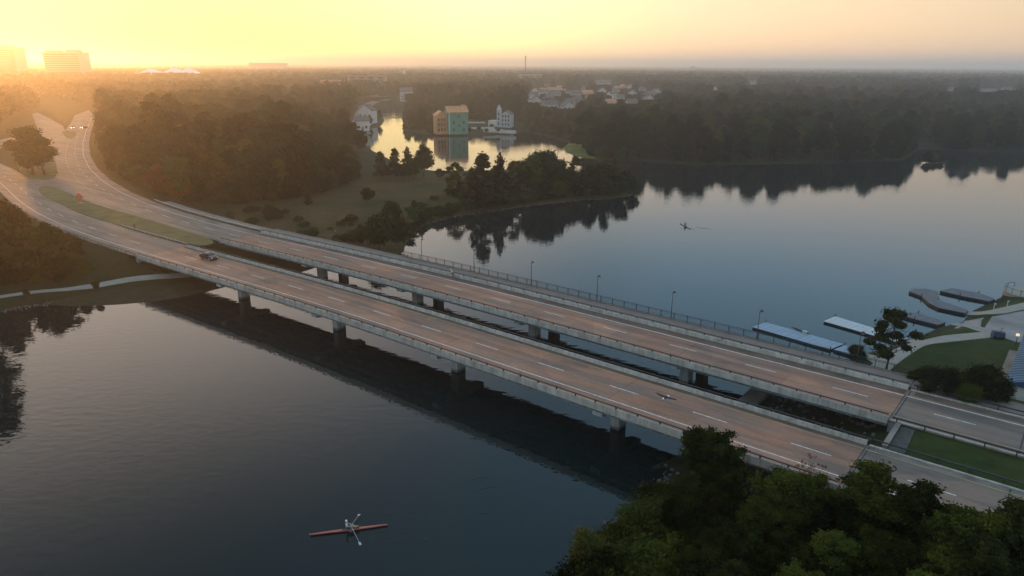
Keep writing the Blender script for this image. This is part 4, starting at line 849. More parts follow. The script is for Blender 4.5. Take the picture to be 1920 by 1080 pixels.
for k in range(30):
    px = r.uniform(430, 690); py = r.uniform(405, 455) if px > 560 else r.uniform(395, 425); p = GT(px, py)
    if min(line_d(LF_, np.array([p[0]]), np.array([p[1]]))[0], 99) > 14 and p[2] < 4.6: tree(('shrub', k % 3), p, r.uniform(.9, 2.3), 'small tussock shrub on the brown meadow', cat='shrub', group='tussock shrubs on the meadow', wide=1.5)
for k, (px, base, top, lab) in enumerate([(305, 372, 306, 'rust red autumn tree in front of the left wood'), (335, 378, 322, 'small rust red tree right of the autumn tree')]): tree_px(('autumn', 0), px, base, top, lab, 1.0)
tree_px(('broad', 1), 345, 372, 308, 'light green roadside tree at the front of the left wood', .9)
# road island tree and left edge
for k, (px, base, top, key, w, lab) in enumerate([(62, 326, 238, ('pine', 1), 1.7, 'tall bushy pine on the grass island at the junction, left one'), (84, 328, 258, ('pine', 2), 1.6, 'bushy pine on the grass island at the junction, right one'), (72, 318, 262, ('broad', 0), 1.2, 'dark tree at the centre of the grass island at the junction'), (52, 322, 276, ('broad', 0), 1.0, 'low dark tree at the left side of the junction island')]):
    p = G(px, base, ZD + .14); q = at_depth(px, top, p[1]); tree(key, p, q[2] - p[2], lab, wide=w)
for px, base, top, key, w, lab in [(-44, 590, 318, ('pine', 1), .85, 'tall dark pine at the left picture edge above the path'), (2, 500, 352, ('tall', 1), .9, 'dark tree at the left picture edge beside the guardrail'), (30, 480, 384, ('broad', 0), .8, 'dark tree below the guardrail, second from the left edge')]:
    tree_px(key, px, base, top, lab, w)
for k, (px, base, top) in enumerate([(182, 547, 520), (53, 566, 540)]): tree_px(('tall', 2), px, base, top, ['slim young tree between the lakeside path and the water', 'slim young tree on the grass strip near the left edge'][k], 1.0)
# right bank lawn
tree_px(('sparse', 0), 1660, 698, 578, 'open lone pine on the lawn corner in front of the pale docks', .95)
tree_px(('nearshrub', 0), 1606, 672, 645, 'small round bush at the foot of the last lamp post', .9, cat='shrub')
for k, (px, base, top, w, lab) in enumerate([(1722, 728, 690, .8, 'dark bush behind the right footway, leftmost'), (1757, 738, 684, .9, 'dark bushy shrub behind the right footway, second'), (1790, 738, 690, .8, 'dark shrub behind the right footway, third'), (1838, 745, 682, .9, 'taller dark shrub behind the right footway'), (1866, 752, 706, .8, 'dark shrub at the wall of the blue roofed building'), (1812, 752, 714, .9, 'low dark shrub behind the right footway, between the taller ones')]):
    tree_px(('nearshrub', k % 3), px, base, top, lab, w, cat='shrub', group='shrubs behind the right footway')
p = GT(1777, 728); tree(('nearyellow', 0), (p[0], p[1], p[2] + 1.2), 1.4, 'bright yellow flowering bush among the dark shrubs', cat='shrub', name='flowering_shrub')
for k, (px, base, top) in enumerate([(1738, 302, 283), (1752, 302, 285), (1764, 303, 290)]):
    q = G(px, base, .4); h = at_depth(px, top, q[1])[2]; tree(('broad', k % 2), (q[0], q[1], -.2), h, ['left', 'middle', 'right'][k] + ' small tree on the tiny islet across the lake')
mb = MB(); c = G(1750, 302, 0); mb.tube([(c[0] - 9, c[1], -.3), (c[0] - 5, c[1] + 1, .25), (c[0], c[1] + 1, .4), (c[0] + 5, c[1], .25), (c[0] + 9, c[1], -.3)], [.3, 2.2, 3, 2.2, .3], 10); o = mb.build('islet', mG, kind='structure', smooth=True)
for v in o.data.vertices: v.co.z = min(v.co.z, .45)
# shore stones
mb = MB(); r = random.Random(9)
def stones(px_list, n, spread=.6):
    P = W(px_list); seg = np.r_[0, np.cumsum(np.linalg.norm(np.diff(P, axis=0), axis=1))]
    for k in range(n):
        s = r.uniform(0, seg[-1]); x, y = np.interp(s, seg, P[:, 0]) + r.gauss(0, spread), np.interp(s, seg, P[:, 1]) + r.gauss(0, spread); q = r.uniform(.15, .5); mb.box((x, y, .08), (q, q * r.uniform(.6, 1), q * .7), r.uniform(0, 3), .65)
stones([(0, 585), (60, 575), (130, 563), (200, 554), (260, 548), (330, 541), (400, 534)], 160); stones([(800, 421), (850, 407), (900, 399), (985, 387), (1085, 376), (1185, 367)], 120)
stones([(1265, 880), (1230, 912), (1205, 937), (1180, 966), (1140, 992)], 90)
mb.build('shore_stones', M_rock, kind='stuff', label='loose stones along the waterline', cat='stones')

# ------------------------------------------------------------------ paths, ramp, docks on the right bank
def ribbon(name, px, w, mat, lift=.07, z=None, **kw):
    P = np.array([(GT(*q) if z is None else G(q[0], q[1], z))[:2] for q in px]); seg = np.r_[0, np.cumsum(np.linalg.norm(np.diff(P, axis=0), axis=1))]; ss = np.arange(0, seg[-1], .8)
    X = np.c_[np.interp(ss, seg, P[:, 0]), np.interp(ss, seg, P[:, 1])]; k = np.ones(7) / 7
    if len(X) > 12: Q = np.c_[np.convolve(np.pad(X[:, 0], 3, 'edge'), k, 'valid'), np.convolve(np.pad(X[:, 1], 3, 'edge'), k, 'valid')]; Q[0] = X[0]; Q[-1] = X[-1]; X = Q
    T = np.gradient(X, axis=0); T /= np.linalg.norm(T, axis=1)[:, None]; Nn = np.c_[-T[:, 1], T[:, 0]]; cols = [X + Nn * w * t for t in (-.5, -.17, .17, .5)]; vs = []
    Z = [tz(c[:, 0], c[:, 1]) + lift for c in cols]
    for i in range(len(X)):
        vs += [(cols[j][i, 0], cols[j][i, 1], Z[j][i]) for j in range(4)] + [(cols[3][i, 0], cols[3][i, 1], Z[3][i] - .3), (cols[0][i, 0], cols[0][i, 1], Z[0][i] - .3)]
    fs = [(i * 6 + j, (i + 1) * 6 + j, (i + 1) * 6 + (j + 1) % 6, i * 6 + (j + 1) % 6) for i in range(len(X) - 1) for j in range(6)]
    mb = MB(); mb.add(vs, [f[::-1] for f in fs]); return mb.build(name, mat, kind='structure', **kw)
ribbon('path', [(1648, 692), (1672, 672), (1695, 657), (1720, 645), (1750, 639), (1800, 633), (1868, 627)], 2.9, M_path, .10)
ribbon('path', [(1694, 636), (1712, 640), (1730, 643)], 2.2, M_path, .115)
ribbon('path', [(1770, 606), (1790, 607), (1815, 612), (1838, 619), (1862, 626)], 2.0, M_path, .085)
ribbon('path', [(1806, 587), (1830, 589), (1860, 587), (1890, 581), (1940, 569)], 2.6, M_path, .10)
ribbon('path', [(1612, 664), (1632, 670), (1652, 684)], 2.0, M_path, .10)
ribbon('path', [(-40, 563), (0, 557), (60, 548), (120, 543), (180, 539), (240, 533), (300, 527), (350, 521), (385, 514)], 1.9, M_path, .10)
o = patch('boat_ramp', [(1790, 610), (1812, 592), (1840, 591), (1870, 589), (1905, 583), (1950, 575), (1980, 650), (1905, 640), (1878, 629), (1850, 619), (1828, 612)], 1.2, M_ramp, 1.0, kind='structure')
for v in o.data.vertices:
    if v.co.z > .9: v.co.z = max(-.05, min(1.9, tz1(v.co.x, v.co.y) + .05))
def dock(label, px, z, mat, nb, long_dir, piles=True):
    P = W(px, z); c = P.mean(0); o = empty('dock', (c[0], c[1], 0), label=label, cat='dock', group='floating docks on the right bank'); Q = [(x - c[0], y - c[1]) for x, y in P]
    a = sum((Q[i][0] * Q[(i + 1) % len(Q)][1] - Q[(i + 1) % len(Q)][0] * Q[i][1]) for i in range(len(Q)))
    if a < 0: Q = Q[::-1]
    MB().prism([(x * .985, y * .985) for x, y in Q], -.1, z - .06).build('float', M_black, o)
    if len(Q) == 4 and nb:
        A, B_, C_, D2 = [np.array(q) for q in ([(x - c[0], y - c[1]) for x, y in P])]
        for k in range(nb):
            t0, t1 = (k + .03) / nb, (k + .97) / nb; poly = [A + (D2 - A) * t0, A + (D2 - A) * t1, B_ + (C_ - B_) * t1, B_ + (C_ - B_) * t0]
            s = sum(poly[i][0] * poly[(i + 1) % 4][1] - poly[(i + 1) % 4][0] * poly[i][1] for i in range(4)); poly = poly if s > 0 else poly[::-1]
            MB().prism([tuple(q) for q in poly], z - .055, z + r.uniform(-.004, .006)).build('deck_panel', mat, o)
    else: MB().prism(Q, z - .055, z).build('deck', mat, o)
    for q in (Q[0], Q[len(Q) // 2]): MB().tube([(q[0], q[1], -.8), (q[0], q[1], z + .5)], .09, 8).build('pile', M_rail, o)
    return o
dock('long blue grey rowing dock nearest the bridge railing', [(1410, 613), (1436, 604), (1582, 645), (1557, 655)], .38, M_dockw, 14, 0)
dock('short gangway joining the blue grey dock to the bank', [(1563, 655), (1584, 647), (1616, 657), (1600, 666)], .42, M_dockw, 4, 0)
dock('pale white dock behind the lone pine', [(1544, 602), (1566, 593), (1702, 634), (1680, 641)], .38, simple('white_dock_boards', (.46, .48, .49), .6, var=.1, scale=.8), 13, 0)
dock('narrow dark jetty beside the boat ramp, nearest the lone pine', [(1686, 590), (1700, 585), (1722, 587), (1774, 604), (1758, 609), (1715, 598)], .5, M_dockd, 0, 0)
dock('large dark kinked jetty with a broad head', [(1704, 546), (1712, 541), (1735, 541), (1760, 547), (1759, 562), (1817, 582), (1809, 587), (1760, 577), (1742, 568), (1728, 555)], .5, M_dockd, 0, 0)
dock('dark straight jetty farthest from the bridge', [(1762, 545), (1785, 540), (1835, 549), (1866, 560), (1856, 565), (1800, 554)], .5, M_dockd, 0, 0)
# slim boat and box on the blue dock, cleats
p = G(1500, 621, .4); q = G(1487, 616, .4); a = math.atan2(p[1] - q[1], p[0] - q[0])
o = empty('small_boat', p, a, label='dark slim boat lying on the edge of the blue grey dock', cat='boat'); MB().tube([(-2.2, 0, .2), (-1.2, 0, .16), (0, 0, .15), (1.2, 0, .16), (2.2, 0, .2)], [.03, .14, .2, .14, .03], 8).build('hull', M_black, o, True); MB().b2(-.5, .5, -.1, .1, .28, .36).build('seat', M_dockd, o)
p = G(1509, 625, .38); o = empty('crate', p, a, label='small white crate on the blue grey dock', cat='crate'); MB().b2(-.45, .45, -.25, .25, 0, .4).build('box', M_whitew, o); MB().b2(-.48, .48, -.28, .28, .402, .46).build('lid', M_whitew, o)
# lookout terrace at the right edge
c = GT(1925, 551); o = empty('lookout_terrace', (c[0], c[1], c[2]), label='round railed lookout terrace at the right picture edge', cat='terrace')
MB().prism([(4.2 * math.cos(t), 4.2 * math.sin(t)) for t in np.linspace(0, 2 * math.pi, 25)[:-1]], -1.5, .35).build('paving', M_path, o)
for t in np.linspace(1.6, 5.6, 10): MB().tube([(4 * math.cos(t), 4 * math.sin(t), .35), (4 * math.cos(t), 4 * math.sin(t), 1.4)], .05, 6).build('post', M_black, o)
MB().tube([(4 * math.cos(t), 4 * math.sin(t), 1.4) for t in np.linspace(1.6, 5.6, 20)], .05, 6).build('handrail', M_black, o)
for px, py, lab in ((1863, 580, 'white marker post on the grass by the jetties, left one'), (1888, 575, 'white marker post on the grass by the jetties, right one')):
    p = GT(px, py); o = empty('marker_post', p, label=lab, cat='post'); MB().tube([(0, 0, 0), (0, 0, 1.1)], .07, 8).build('pole', M_whitew, o); MB().box((.1, 0, 1.15), (.35, .2, .2)).build('cap', M_whitew, o)
# dark service cart at the path end
p = GT(1870, 634); o = empty('service_cart', p, -.2, label='dark service cart parked where the paths meet the ramp', cat='cart')
MB().box((0, 0, .75), (2.0, 1.1, .9), 0, .92).build('body', M_navy, o)
mb = MB()
for x in (-.65, .65):
    for y in (-.5, .5): MB().tube([(x, y - .09, .28), (x, y + .09, .28)], .28, 12).build('wheel', M_tyre, o)
MB().tube([(.2, 0, 1.2), (.35, 0, 1.75), (.6, 0, 1.9)], .05, 6).build('handle', M_black, o); MB().box((-.35, 0, 1.26), (.9, .9, .1)).build('lid', M_black, o)
# blue roofed building at the right edge
A0 = G(1886, 718, 5.6)[:2]; B0 = G(1921, 622, 5.6)[:2]; e = B0 - A0; L = float(np.linalg.norm(e)); th = math.atan2(e[1], e[0])
o = empty('boathouse', (A0[0], A0[1], 1.6), th, label='blue metal roofed boathouse at the right picture edge', cat='building')
MB().b2(.4, L - .4, -11.6, -.5, -1, 3.9).build('wall', M_cream, o)
mb = MB(); mb.add([(0, 0, 4.0), (L, 0, 4.0), (L, -6, 6.4), (0, -6, 6.4), (0, -12, 4.0), (L, -12, 4.0), (0, 0, 3.85), (L, 0, 3.85), (0, -12, 3.85), (L, -12, 3.85)], [(0, 1, 2, 3), (3, 2, 5, 4), (6, 7, 1, 0)[::-1], (8, 9, 5, 4), (0, 3, 4, 8, 6), (1, 7, 9, 5, 2)]); roof = mb.build('roof', M_roofb, o)
for k in range(int(L / 1.1)):
    x = .5 + k * 1.1; mb = MB(); mb.tube([(x, -.02, 4.04), (x, -6, 6.45), (x, -11.98, 4.04)], .04, 4); ob = mb.build('roof_rib', M_roofb, roof)
MB().b2(-1.3, L + 1, .3, 1.5, -.9, .12).build('plinth_walk', M_stain, o)
for x in np.arange(2, L - 2, 3.2):
    w_ = MB().b2(x, x + 1.3, -.50, -.44, 1.4, 2.8).build('window', M_whitew, o); MB().b2(x + .1, x + 1.2, -.44, -.42, 1.5, 2.7).build('pane', M_glass, w_)
p = GT(1903, 652); o = empty('wall_lamp', (p[0], p[1], p[2]), label='lit lamp beside the boathouse wall', cat='lamp'); MB().tube([(0, 0, 0), (0, 0, 2.2)], .05, 6).build('pole', M_black, o); MB().box((0, 0, 2.35), (.4, .4, .35)).build('lantern', glow('warm_lantern', (1, .72, .42), .7), o)

# ------------------------------------------------------------------ buildings
def window_grid(o, face, xs, zs, w, h, y, name='window', mat=None, frame=None):
    """windows on the wall at local y = face side; y sign gives outward direction"""
    sg = 1 if y > 0 else -1
    for x in xs:
        for z in zs:
            f = MB().b2(x - w / 2 - .12, x + w / 2 + .12, min(y, y + sg * .08), max(y, y + sg * .08), z - .12, z + h + .12).build('window', frame or M_whitew, o)
            MB().b2(x - w / 2, x + w / 2, min(y + sg * .081, y + sg * .10), max(y + sg * .081, y + sg * .10), z, z + h).build('pane', mat or M_glass, f)
def gable(o, w, d, h0, h1, mat, over=.5, name='roof', z=0, x0=0, y0=0, along='x'):
    W2, D2 = w / 2 + over, d / 2 + over
    if along == 'x': v = [(-W2, -D2, h0), (W2, -D2, h0), (W2, 0, h1), (-W2, 0, h1), (W2, D2, h0), (-W2, D2, h0)]
    else: v = [(-W2, -D2, h0), (-W2, D2, h0), (0, D2, h1), (0, -D2, h1), (W2, D2, h0), (W2, -D2, h0)]
    v = [(a + x0, b_ + y0, c + z) for a, b_, c in v]; low = [(a, b_, c - .25) for a, b_, c in v]
    mb = MB(); mb.add(v + low, [(0, 1, 2, 3), (3, 2, 4, 5), (6, 9, 8, 7), (9, 11, 10, 8), (0, 6, 7, 1), (5, 4, 10, 11), (0, 3, 9, 6), (3, 5, 11, 9), (1, 7, 8, 2), (2, 8, 10, 4)]); return mb.build(name, mat, o)
def gable_wall(o, w, d, h0, h1, mat, x0=0, y0=0, along='x', name='wall', zb=-1):
    mb = MB(); a, b_ = w / 2, d / 2
    base = [(-a, -b_), (a, -b_), (a, b_), (-a, b_)]
    vs = [(x + x0, y + y0, zb) for x, y in base] + [(x + x0, y + y0, h0) for x, y in base]
    if along == 'x': vs += [(-a + x0, y0, h1), (a + x0, y0, h1)]; fs = [(0, 1, 5, 4), (2, 3, 7, 6), (1, 2, 6, 9, 5), (3, 0, 4, 8, 7), (4, 5, 9, 8), (6, 7, 8, 9), (3, 2, 1, 0)]
    else: vs += [(x0, -b_ + y0, h1), (x0, b_ + y0, h1)]; fs = [(0, 1, 5, 8, 4), (1, 2, 6, 5), (2, 3, 7, 9, 6), (3, 0, 4, 7), (4, 8, 9, 7), (8, 5, 6, 9), (3, 2, 1, 0)]
    mb.add(vs, fs); return mb.build(name, mat, o)
# half built four storey house: green sheathed front wing, raw board wing behind
p = G(846, 247.5, 2.2); o = empty('half_built_house', (p[0], p[1], 2.0), .32, label='half built tall house with green sheathing and raw orange board wing at the water', cat='house')
gable_wall(o, 15, 13, 14.5, 18.2, M_green, 4.0, 0, 'x', 'green_wall')
gable(o, 15, 13, 14.6, 18.6, M_osb, .7, 'roof', 0, 4.0, 0, 'x')
gable_wall(o, 8.5, 11, 12.2, 15.0, M_osb, -7.8, 1.5, 'y', 'raw_board_wall')
gable(o, 8.5, 11, 12.3, 15.4, M_osb, .5, 'roof', 0, -7.8, 1.5, 'y')
MB().b2(8.5, 11.2, -.5, 2.0, 16, 19.4).build('roof_lantern', M_roofr, o)
MB().b2(-3.4, -2.6, -6.9, -6.3, -1, 14.6).build('corner_post', M_cream, o)
window_grid(o, 'f', (.4, 8.2), (1.2, 6.4), 1.5, 2.0, -6.5, frame=M_green); window_grid(o, 'f', (4.6,), (4.0, 10.6), 1.2, 2.2, -6.5, frame=M_green)
window_grid(o, 'f', (-10.2, -8, -5.8), (1.0, 4.6, 8.2), 1.5, 2.0, -4.0, frame=M_osb)
for z in (3.9, 7.6): MB().b2(-12.2, -3.7, -5.4, -4.01, z, z + .25).build('balcony_slab', M_osb, o)
o.scale = (.92, .92, .95)
# white turreted house
p = G(945, 236.5, 2.4); o = empty('turret_house', (p[0], p[1], 2.2), -.25, label='narrow white house with a pointed turret by the water', cat='house')
gable_wall(o, 8, 9, 9.0, 11.5, M_whitew, 2.5, 0, 'y'); gable(o, 8, 9, 9.1, 11.8, M_roofd, .4, 'roof', 0, 2.5, 0, 'y')
MB().b2(-4.6, -1.55, -4.2, -1, -1, 12.4).build('turret', M_whitew, o)
mb = MB(); mb.add([(-4.9, -4.5, 12.4), (-1.3, -4.5, 12.4), (-1.3, -.7, 12.4), (-4.9, -.7, 12.4), (-3.1, -2.6, 16.4)], [(0, 1, 4), (1, 2, 4), (2, 3, 4), (3, 0, 4), (3, 2, 1, 0)]); mb.build('spire', M_whitew, o)
window_grid(o, 'f', (.2, 2.5, 4.8), (1, 4, 7), 1.1, 1.7, -4.5); window_grid(o, 'f', (-3.1,), (1.5, 5, 8.5), 1.0, 1.6, -4.2)
MB().b2(-12, -4.7, -1.5, 6, -1, 4.2).build('garage_wing', M_cream, o)
# courtyard terraces beside it
for k, (px, py, w, d, rz) in enumerate([(893, 230, 14, 6, .1), (905, 240, 17, 4, .15), (925, 244, 14, 3.2, -.15), (952, 246, 12, 3, -.2)]):
    p = G(px, py, 2.4); o = empty('garden_terrace', (p[0], p[1], 2.2), rz, label='pale stone terrace between the half built house and the turret house, ' + ['rearmost', 'second from the back', 'third from the back', 'frontmost'][k], cat='terrace'); MB().b2(-w / 2, w / 2, -d / 2, d / 2, -1.2, .7).build('paving', M_path, o); MB().b2(-w / 2, w / 2, -d / 2 - .25, -d / 2 - .002, -1.2, 1.1).build('low_wall', M_cream, o)
for k, (px, py) in enumerate([(898, 243), (912, 247), (922, 238), (935, 246), (880, 246)]): p = G(px, py, 2.4); tree(('shrub', k % 3), (p[0], p[1], 2.2), 2.6, 'clipped shrub on the garden terraces by the turret house', cat='shrub', group='shrubs on the garden terraces')
# houses of the far town
for px, py, w, d, h, al, wm, rm, rz, lab in HS:
    p = G(px, py + 6, 3.0); k_ = 1.0
    o = empty('house', (p[0], p[1], 2.8), rz, label=lab, cat='house', group='houses of the far town'); h1 = h + (d if al == 'x' else w) * .36
    gable_wall(o, w, d, h, h1, wm, along=al); rf_ = gable(o, w, d, h + .05, h1 + .3, rm, along=al); MB().b2(w * .22, w * .22 + .9, -.5, .5, h, h1 + .8).build('chimney', M_brickw, rf_)
    nx = max(2, int(w / 4)); window_grid(o, 'f', [(-w / 2 + (i + .5) * w / nx) for i in range(nx)], [1.0] + ([4.2] if h > 6 else []), 1.5, 1.7, -d / 2)
    MB().b2(-.6, .6, -d / 2 - .09, -d / 2 - .02, -1, 2.1).build('door', M_roofd, o)
# sunroom glazing of the white gabled house
# office towers in the glow at far left
for k, (x0, x1, top, D, lab) in enumerate([(-60, 37, 87, 1650, 'hazy office tower cut by the left picture edge'), (85, 155, 96, 1500, 'hazy broad office tower in the orange glow')]):
    a = at_depth(x0, 140, D); b_ = at_depth(x1, 140, D); zt = at_depth((x0 + x1) / 2, top, D)[2]; w = b_[0] - a[0]; c = (a[0] + b_[0]) / 2
    o = empty('office_tower', (c, D, 0), -.06, label=lab, cat='tower'); MB().b2(-w / 2, w / 2, 0, 34, 0, zt - 3).build('facade', M_tower, o)
    for z in np.arange(6, zt - 6, 4.2): MB().b2(-w / 2 + 1.5, w / 2 - 1.5, -.35, -.02, z, z + 2.0).build('window_band', M_glass, o)
    MB().b2(-w / 2 - .6, w / 2 + .6, -.7, 34.6, zt - 2.99, zt - 1.4).build('parapet', M_tower, o)
    MB().b2(-w * .44, -w * .12, 4, 24, zt - 1.39, zt + 2.4).build('rooftop_plant', M_tower, o); MB().b2(w * .12, w * .40, 4, 24, zt - 1.39, zt + 3.4).build('rooftop_plant', M_tower, o)
    MB().tube([(w * .2, 10, zt + 3), (w * .2, 10, zt + 11)], .25, 5).build('antenna', M_rail, o); MB().tube([(w * .27, 10, zt + 3), (w * .27, 10, zt + 9)], .25, 5).build('antenna', M_rail, o)
# white peaked pavilion roof
a = at_depth(256, 137, 1400); b_ = at_depth(376, 137, 1400); w = b_[0] - a[0]; zb = a[2]
o = empty('pavilion', ((a[0] + b_[0]) / 2, 1400, 0), 0, label='white peaked tent roof glinting above the far left woods', cat='pavilion')
nx_, ny_ = 60, 10; vs = []; pk = [(-.27, 9.5), (.10, 11.5), (.33, 11.0)]
for j in range(ny_ + 1):
    for i in range(nx_ + 1):
        u, v = i / nx_ - .5, j / ny_ - .5; h = max(hh * max(0, 1 - (abs(u - c) * 5.2) ** .75 - (abs(v) * 1.7) ** 1.5) for c, hh in pk); vs.append((u * w, v * 34, zb + 1.5 * (1 - (2 * abs(u)) ** 4) + h))
mb = MB(); mb.add(vs, [(j * (nx_ + 1) + i, j * (nx_ + 1) + i + 1, (j + 1) * (nx_ + 1) + i + 1, (j + 1) * (nx_ + 1) + i) for j in range(ny_) for i in range(nx_)]); mb.build('tent_roof', M_tent, o, smooth=True)
for c, hh in pk: MB().tube([(c * w, 0, 0), (c * w, 0, zb + hh + 2)], .6, 6).build('mast', M_tent, o)
M_apt = simple('brown_brick_facade', (.26, .19, .16), .8, var=.15, scale=.1)
# long flat apartment block and hall roofs on the hazy plain
for k, (x0, x1, top, bot, D, nfl, mat, lab) in enumerate([(652, 722, 142, 185, 1050, 7, M_apt, 'pinkish apartment block above the creek'), (600, 640, 150, 180, 1000, 5, M_apt, 'pale apartment block half hidden left of the pinkish one'), (722, 800, 143, 165, 1500, 4, M_cream, 'long low pale hall behind the creek'), (560, 620, 140, 160, 1700, 4, M_whitew, 'far white hall roof left of the apartment block'), (975, 1016, 140, 165, 1350, 4, M_apt, 'pale flat office block at the foot of the mast'), (1212, 1245, 137, 150, 1900, 3, M_whitew, 'white flat roofed hall on the right hazy plain'), (470, 540, 118, 150, 3400, 8, M_tower, 'distant broad block on the glowing horizon'), (750, 758, 128, 150, 1700, 8, M_cream, 'small pale tower catching the sun above the creek')]):
    a = at_depth(x0, 150, D); b_ = at_depth(x1, 150, D); zt = at_depth((x0 + x1) / 2, top, D)[2]; w = b_[0] - a[0]
    o = empty('apartment_block', ((a[0] + b_[0]) / 2, D, 0), .04 * (-1) ** k, label=lab, cat='building'); MB().b2(-w / 2, w / 2, 0, 18, 0, zt - .6).build('wall', mat, o); MB().b2(-w / 2 - .5, w / 2 + .5, -.5, 18.5, zt - .599, zt).build('roof', M_apt if k < 2 else M_whitew, o)
    nb = max(1, int(w / 11))
    for z in np.linspace(max(8, zt - nfl * 3.4), zt - 3.6, nfl):
        for i in range(nb): x = -w / 2 + (i + .5) * w / nb; MB().b2(x - 3.6, x + 3.6, -.16, -.02, z, z + 1.7).build('window', M_glass, o)
# lattice mast and water tower
c = at_depth(985, 150, 1450); zt = at_depth(985, 104, 1450)[2]; o = empty('radio_mast', (c[0], 1450, 0), label='thin lattice mast standing on the horizon', cat='mast')
for q in ((-1, -.6), (1, -.6), (0, 1.1)): MB().tube([(q[0] * 1.0, q[1], 0), (q[0] * .5, q[1] * .5, zt)], .22, 4).build('leg', M_rail, o)
mb = MB(); zz = np.linspace(2, zt - 1, 30)
for i in range(29): a_, b2_ = ((-1, -.6), (1, -.6)) if i % 2 else ((1, -.6), (0, 1.1)); mb.tube([(a_[0] * .8, a_[1] * .8, zz[i]), (b2_[0] * .8, b2_[1] * .8, zz[i + 1])], .12, 4, False)
mb.build('bracing', M_rail, o)
c = at_depth(1300, 126, 3600); o = empty('water_tower', (c[0], 3600, 0), label='tiny saucer shaped water tower on the right horizon', cat='water tower'); MB().tube([(0, 0, 0), (0, 0, c[2] - 4)], [4, 2.5], 10).build('column', M_tower, o); MB().tube([(0, 0, c[2] - 6), (0, 0, c[2] - 2), (0, 0, c[2] + 1), (0, 0, c[2] + 5)], [3, 14, 14, 4], 14).build('tank', M_tower, o, True)
# footbridge over the creek
a = G(716, 214, 1.5); b_ = G(750, 214, 1.5); L = b_[0] - a[0]; o = empty('footbridge', ((a[0] + b_[0]) / 2, a[1], 0), label='low flat footbridge crossing the glowing creek', cat='bridge'); MB().b2(-L / 2 - 2, L / 2 + 2, -1.5, 1.5, 1.2, 1.9).build('deck', M_stain, o)
for y in (-1.45, 1.45): MB().b2(-L / 2 - 2, L / 2 + 2, y - .05, y + .05, 2.6, 2.75).build('handrail', M_rail, o)
for x in np.linspace(-L / 2, L / 2, 4): MB().b2(x - .3, x + .3, -1.2, 1.2, -2, 1.199).build('pier', M_stain, o)
ribbon('creek_road', [(672, 232), (676, 214), (684, 200), (704, 190), (730, 186)], 11, M_appr, .1)
for k, (px, py) in enumerate([(678, 244), (692, 240)]): p = G(px, py, .6); o = empty('garden_parasol', (p[0], p[1], .6), label=['left', 'right'][k] + ' white parasol on the bank at the creek mouth', cat='parasol'); MB().tube([(0, 0, 0), (0, 0, 3)], .08, 6).build('pole', M_rail, o); MB().tube([(0, 0, 2.3), (0, 0, 3.2)], [2.3, .05], 10).build('canopy', M_tent, o)

# ------------------------------------------------------------------ car
def make_car(label, paint, lit):
    o = empty('car', label=label, cat='car')
    prof = [(-2.3, .35), (-2.32, .75), (-2.2, .95), (-1.75, 1.02), (-1.0, 1.42), (-.1, 1.48), (.45, 1.38), (1.15, .98), (2.0, .86), (2.3, .68), (2.32, .35)]
    mb = MB(); vs = []; n_ = len(prof); sec = [(-.90, .0), (-.88, 1.0), (.88, 1.0), (.90, 0)]
    for y, k in ((-.9, 0), (-.86, 1), (.86, 1), (.9, 0)):
        for x, z in prof:
            t = max(0, (z - .95) / .53); yy = y * (1 - .20 * t) if True else y; vs.append((x * (1 if k == 0 else 1.0), yy, z if k else min(z, .35 + (z - .35) * .97)))
    fs = [(j * n_ + i, j * n_ + i + 1, (j + 1) * n_ + i + 1, (j + 1) * n_ + i) for j in range(3) for i in range(n_ - 1)] + [tuple(range(n_))[::-1], tuple(range(3 * n_, 4 * n_)), (n_ - 1, 0, n_, 2 * n_ - 1), (2 * n_ - 1, n_, 2 * n_, 3 * n_ - 1), (3 * n_ - 1, 2 * n_, 3 * n_, 4 * n_ - 1)]
    mb.add(vs, fs); body = mb.build('body', paint, o)
    bv = body.modifiers.new('b', 'BEVEL'); bv.width = .05; bv.segments = 2
    mb = MB(); mb.add([(.50, -.66, 1.375), (1.10, -.76, 1.03), (1.10, .76, 1.03), (.50, .66, 1.375)], [(0, 1, 2, 3)]); [setattr(v, 'co', v.co) for v in []]; w = mb.build('windscreen', M_glass, o); w.location = (.012, 0, .02)
    mb = MB(); mb.add([(-1.06, -.66, 1.40), (-1.06, .66, 1.40), (-1.70, .76, 1.06), (-1.70, -.76, 1.06)], [(0, 1, 2, 3)]); w = mb.build('rear_window', M_glass, o); w.location = (-.012, 0, .02)
    for sg in (-1, 1):
        for x0, x1, x2, x3 in ((-1.35, -.98, -.30, -.30), (-.22, -.22, .36, .92)):
            mb = MB(); mb.add([(x0, sg * .905, 1.0), (x3, sg * .905, 1.0), (x2, sg * .77, 1.36), (x1, sg * .77, 1.36)], [(0, 1, 2, 3) if sg < 0 else (3, 2, 1, 0)]); mb.build('side_window', M_glass, o)
        for x in (-1.42, 1.45):
            t = MB().tube([(x, sg * .72, .33), (x, sg * .93, .33)], .33, 16).build('wheel', M_tyre, o); MB().tube([(x, sg * .93, .33), (x, sg * .945, .33)], .2, 10).build('rim', M_galv, t)
        MB().box((2.27, sg * .66, .70), (.12, .36, .16)).build('headlight', M_lamp if lit else M_lens, o)
        MB().box((-2.29, sg * .68, .80), (.08, .32, .14)).build('tail_light', simple('tail_light_red', (.3, .01, .01), .3) if 'tail_light_red' not in MATS else MATS['tail_light_red'], o)
        MB().box((.75, sg * .98, 1.02), (.12, .18, .13)).build('mirror', paint, o)
    MB().box((2.325, 0, .5), (.03, 1.1, .18)).build('grille', M_black, o)
    return o
def near_s(path, q): return float(path.s[np.argmin(np.linalg.norm(path.P - np.array(q[:2]), axis=1))])
car = make_car('dark sedan driving on the near bridge towards the camera', M_car, False)
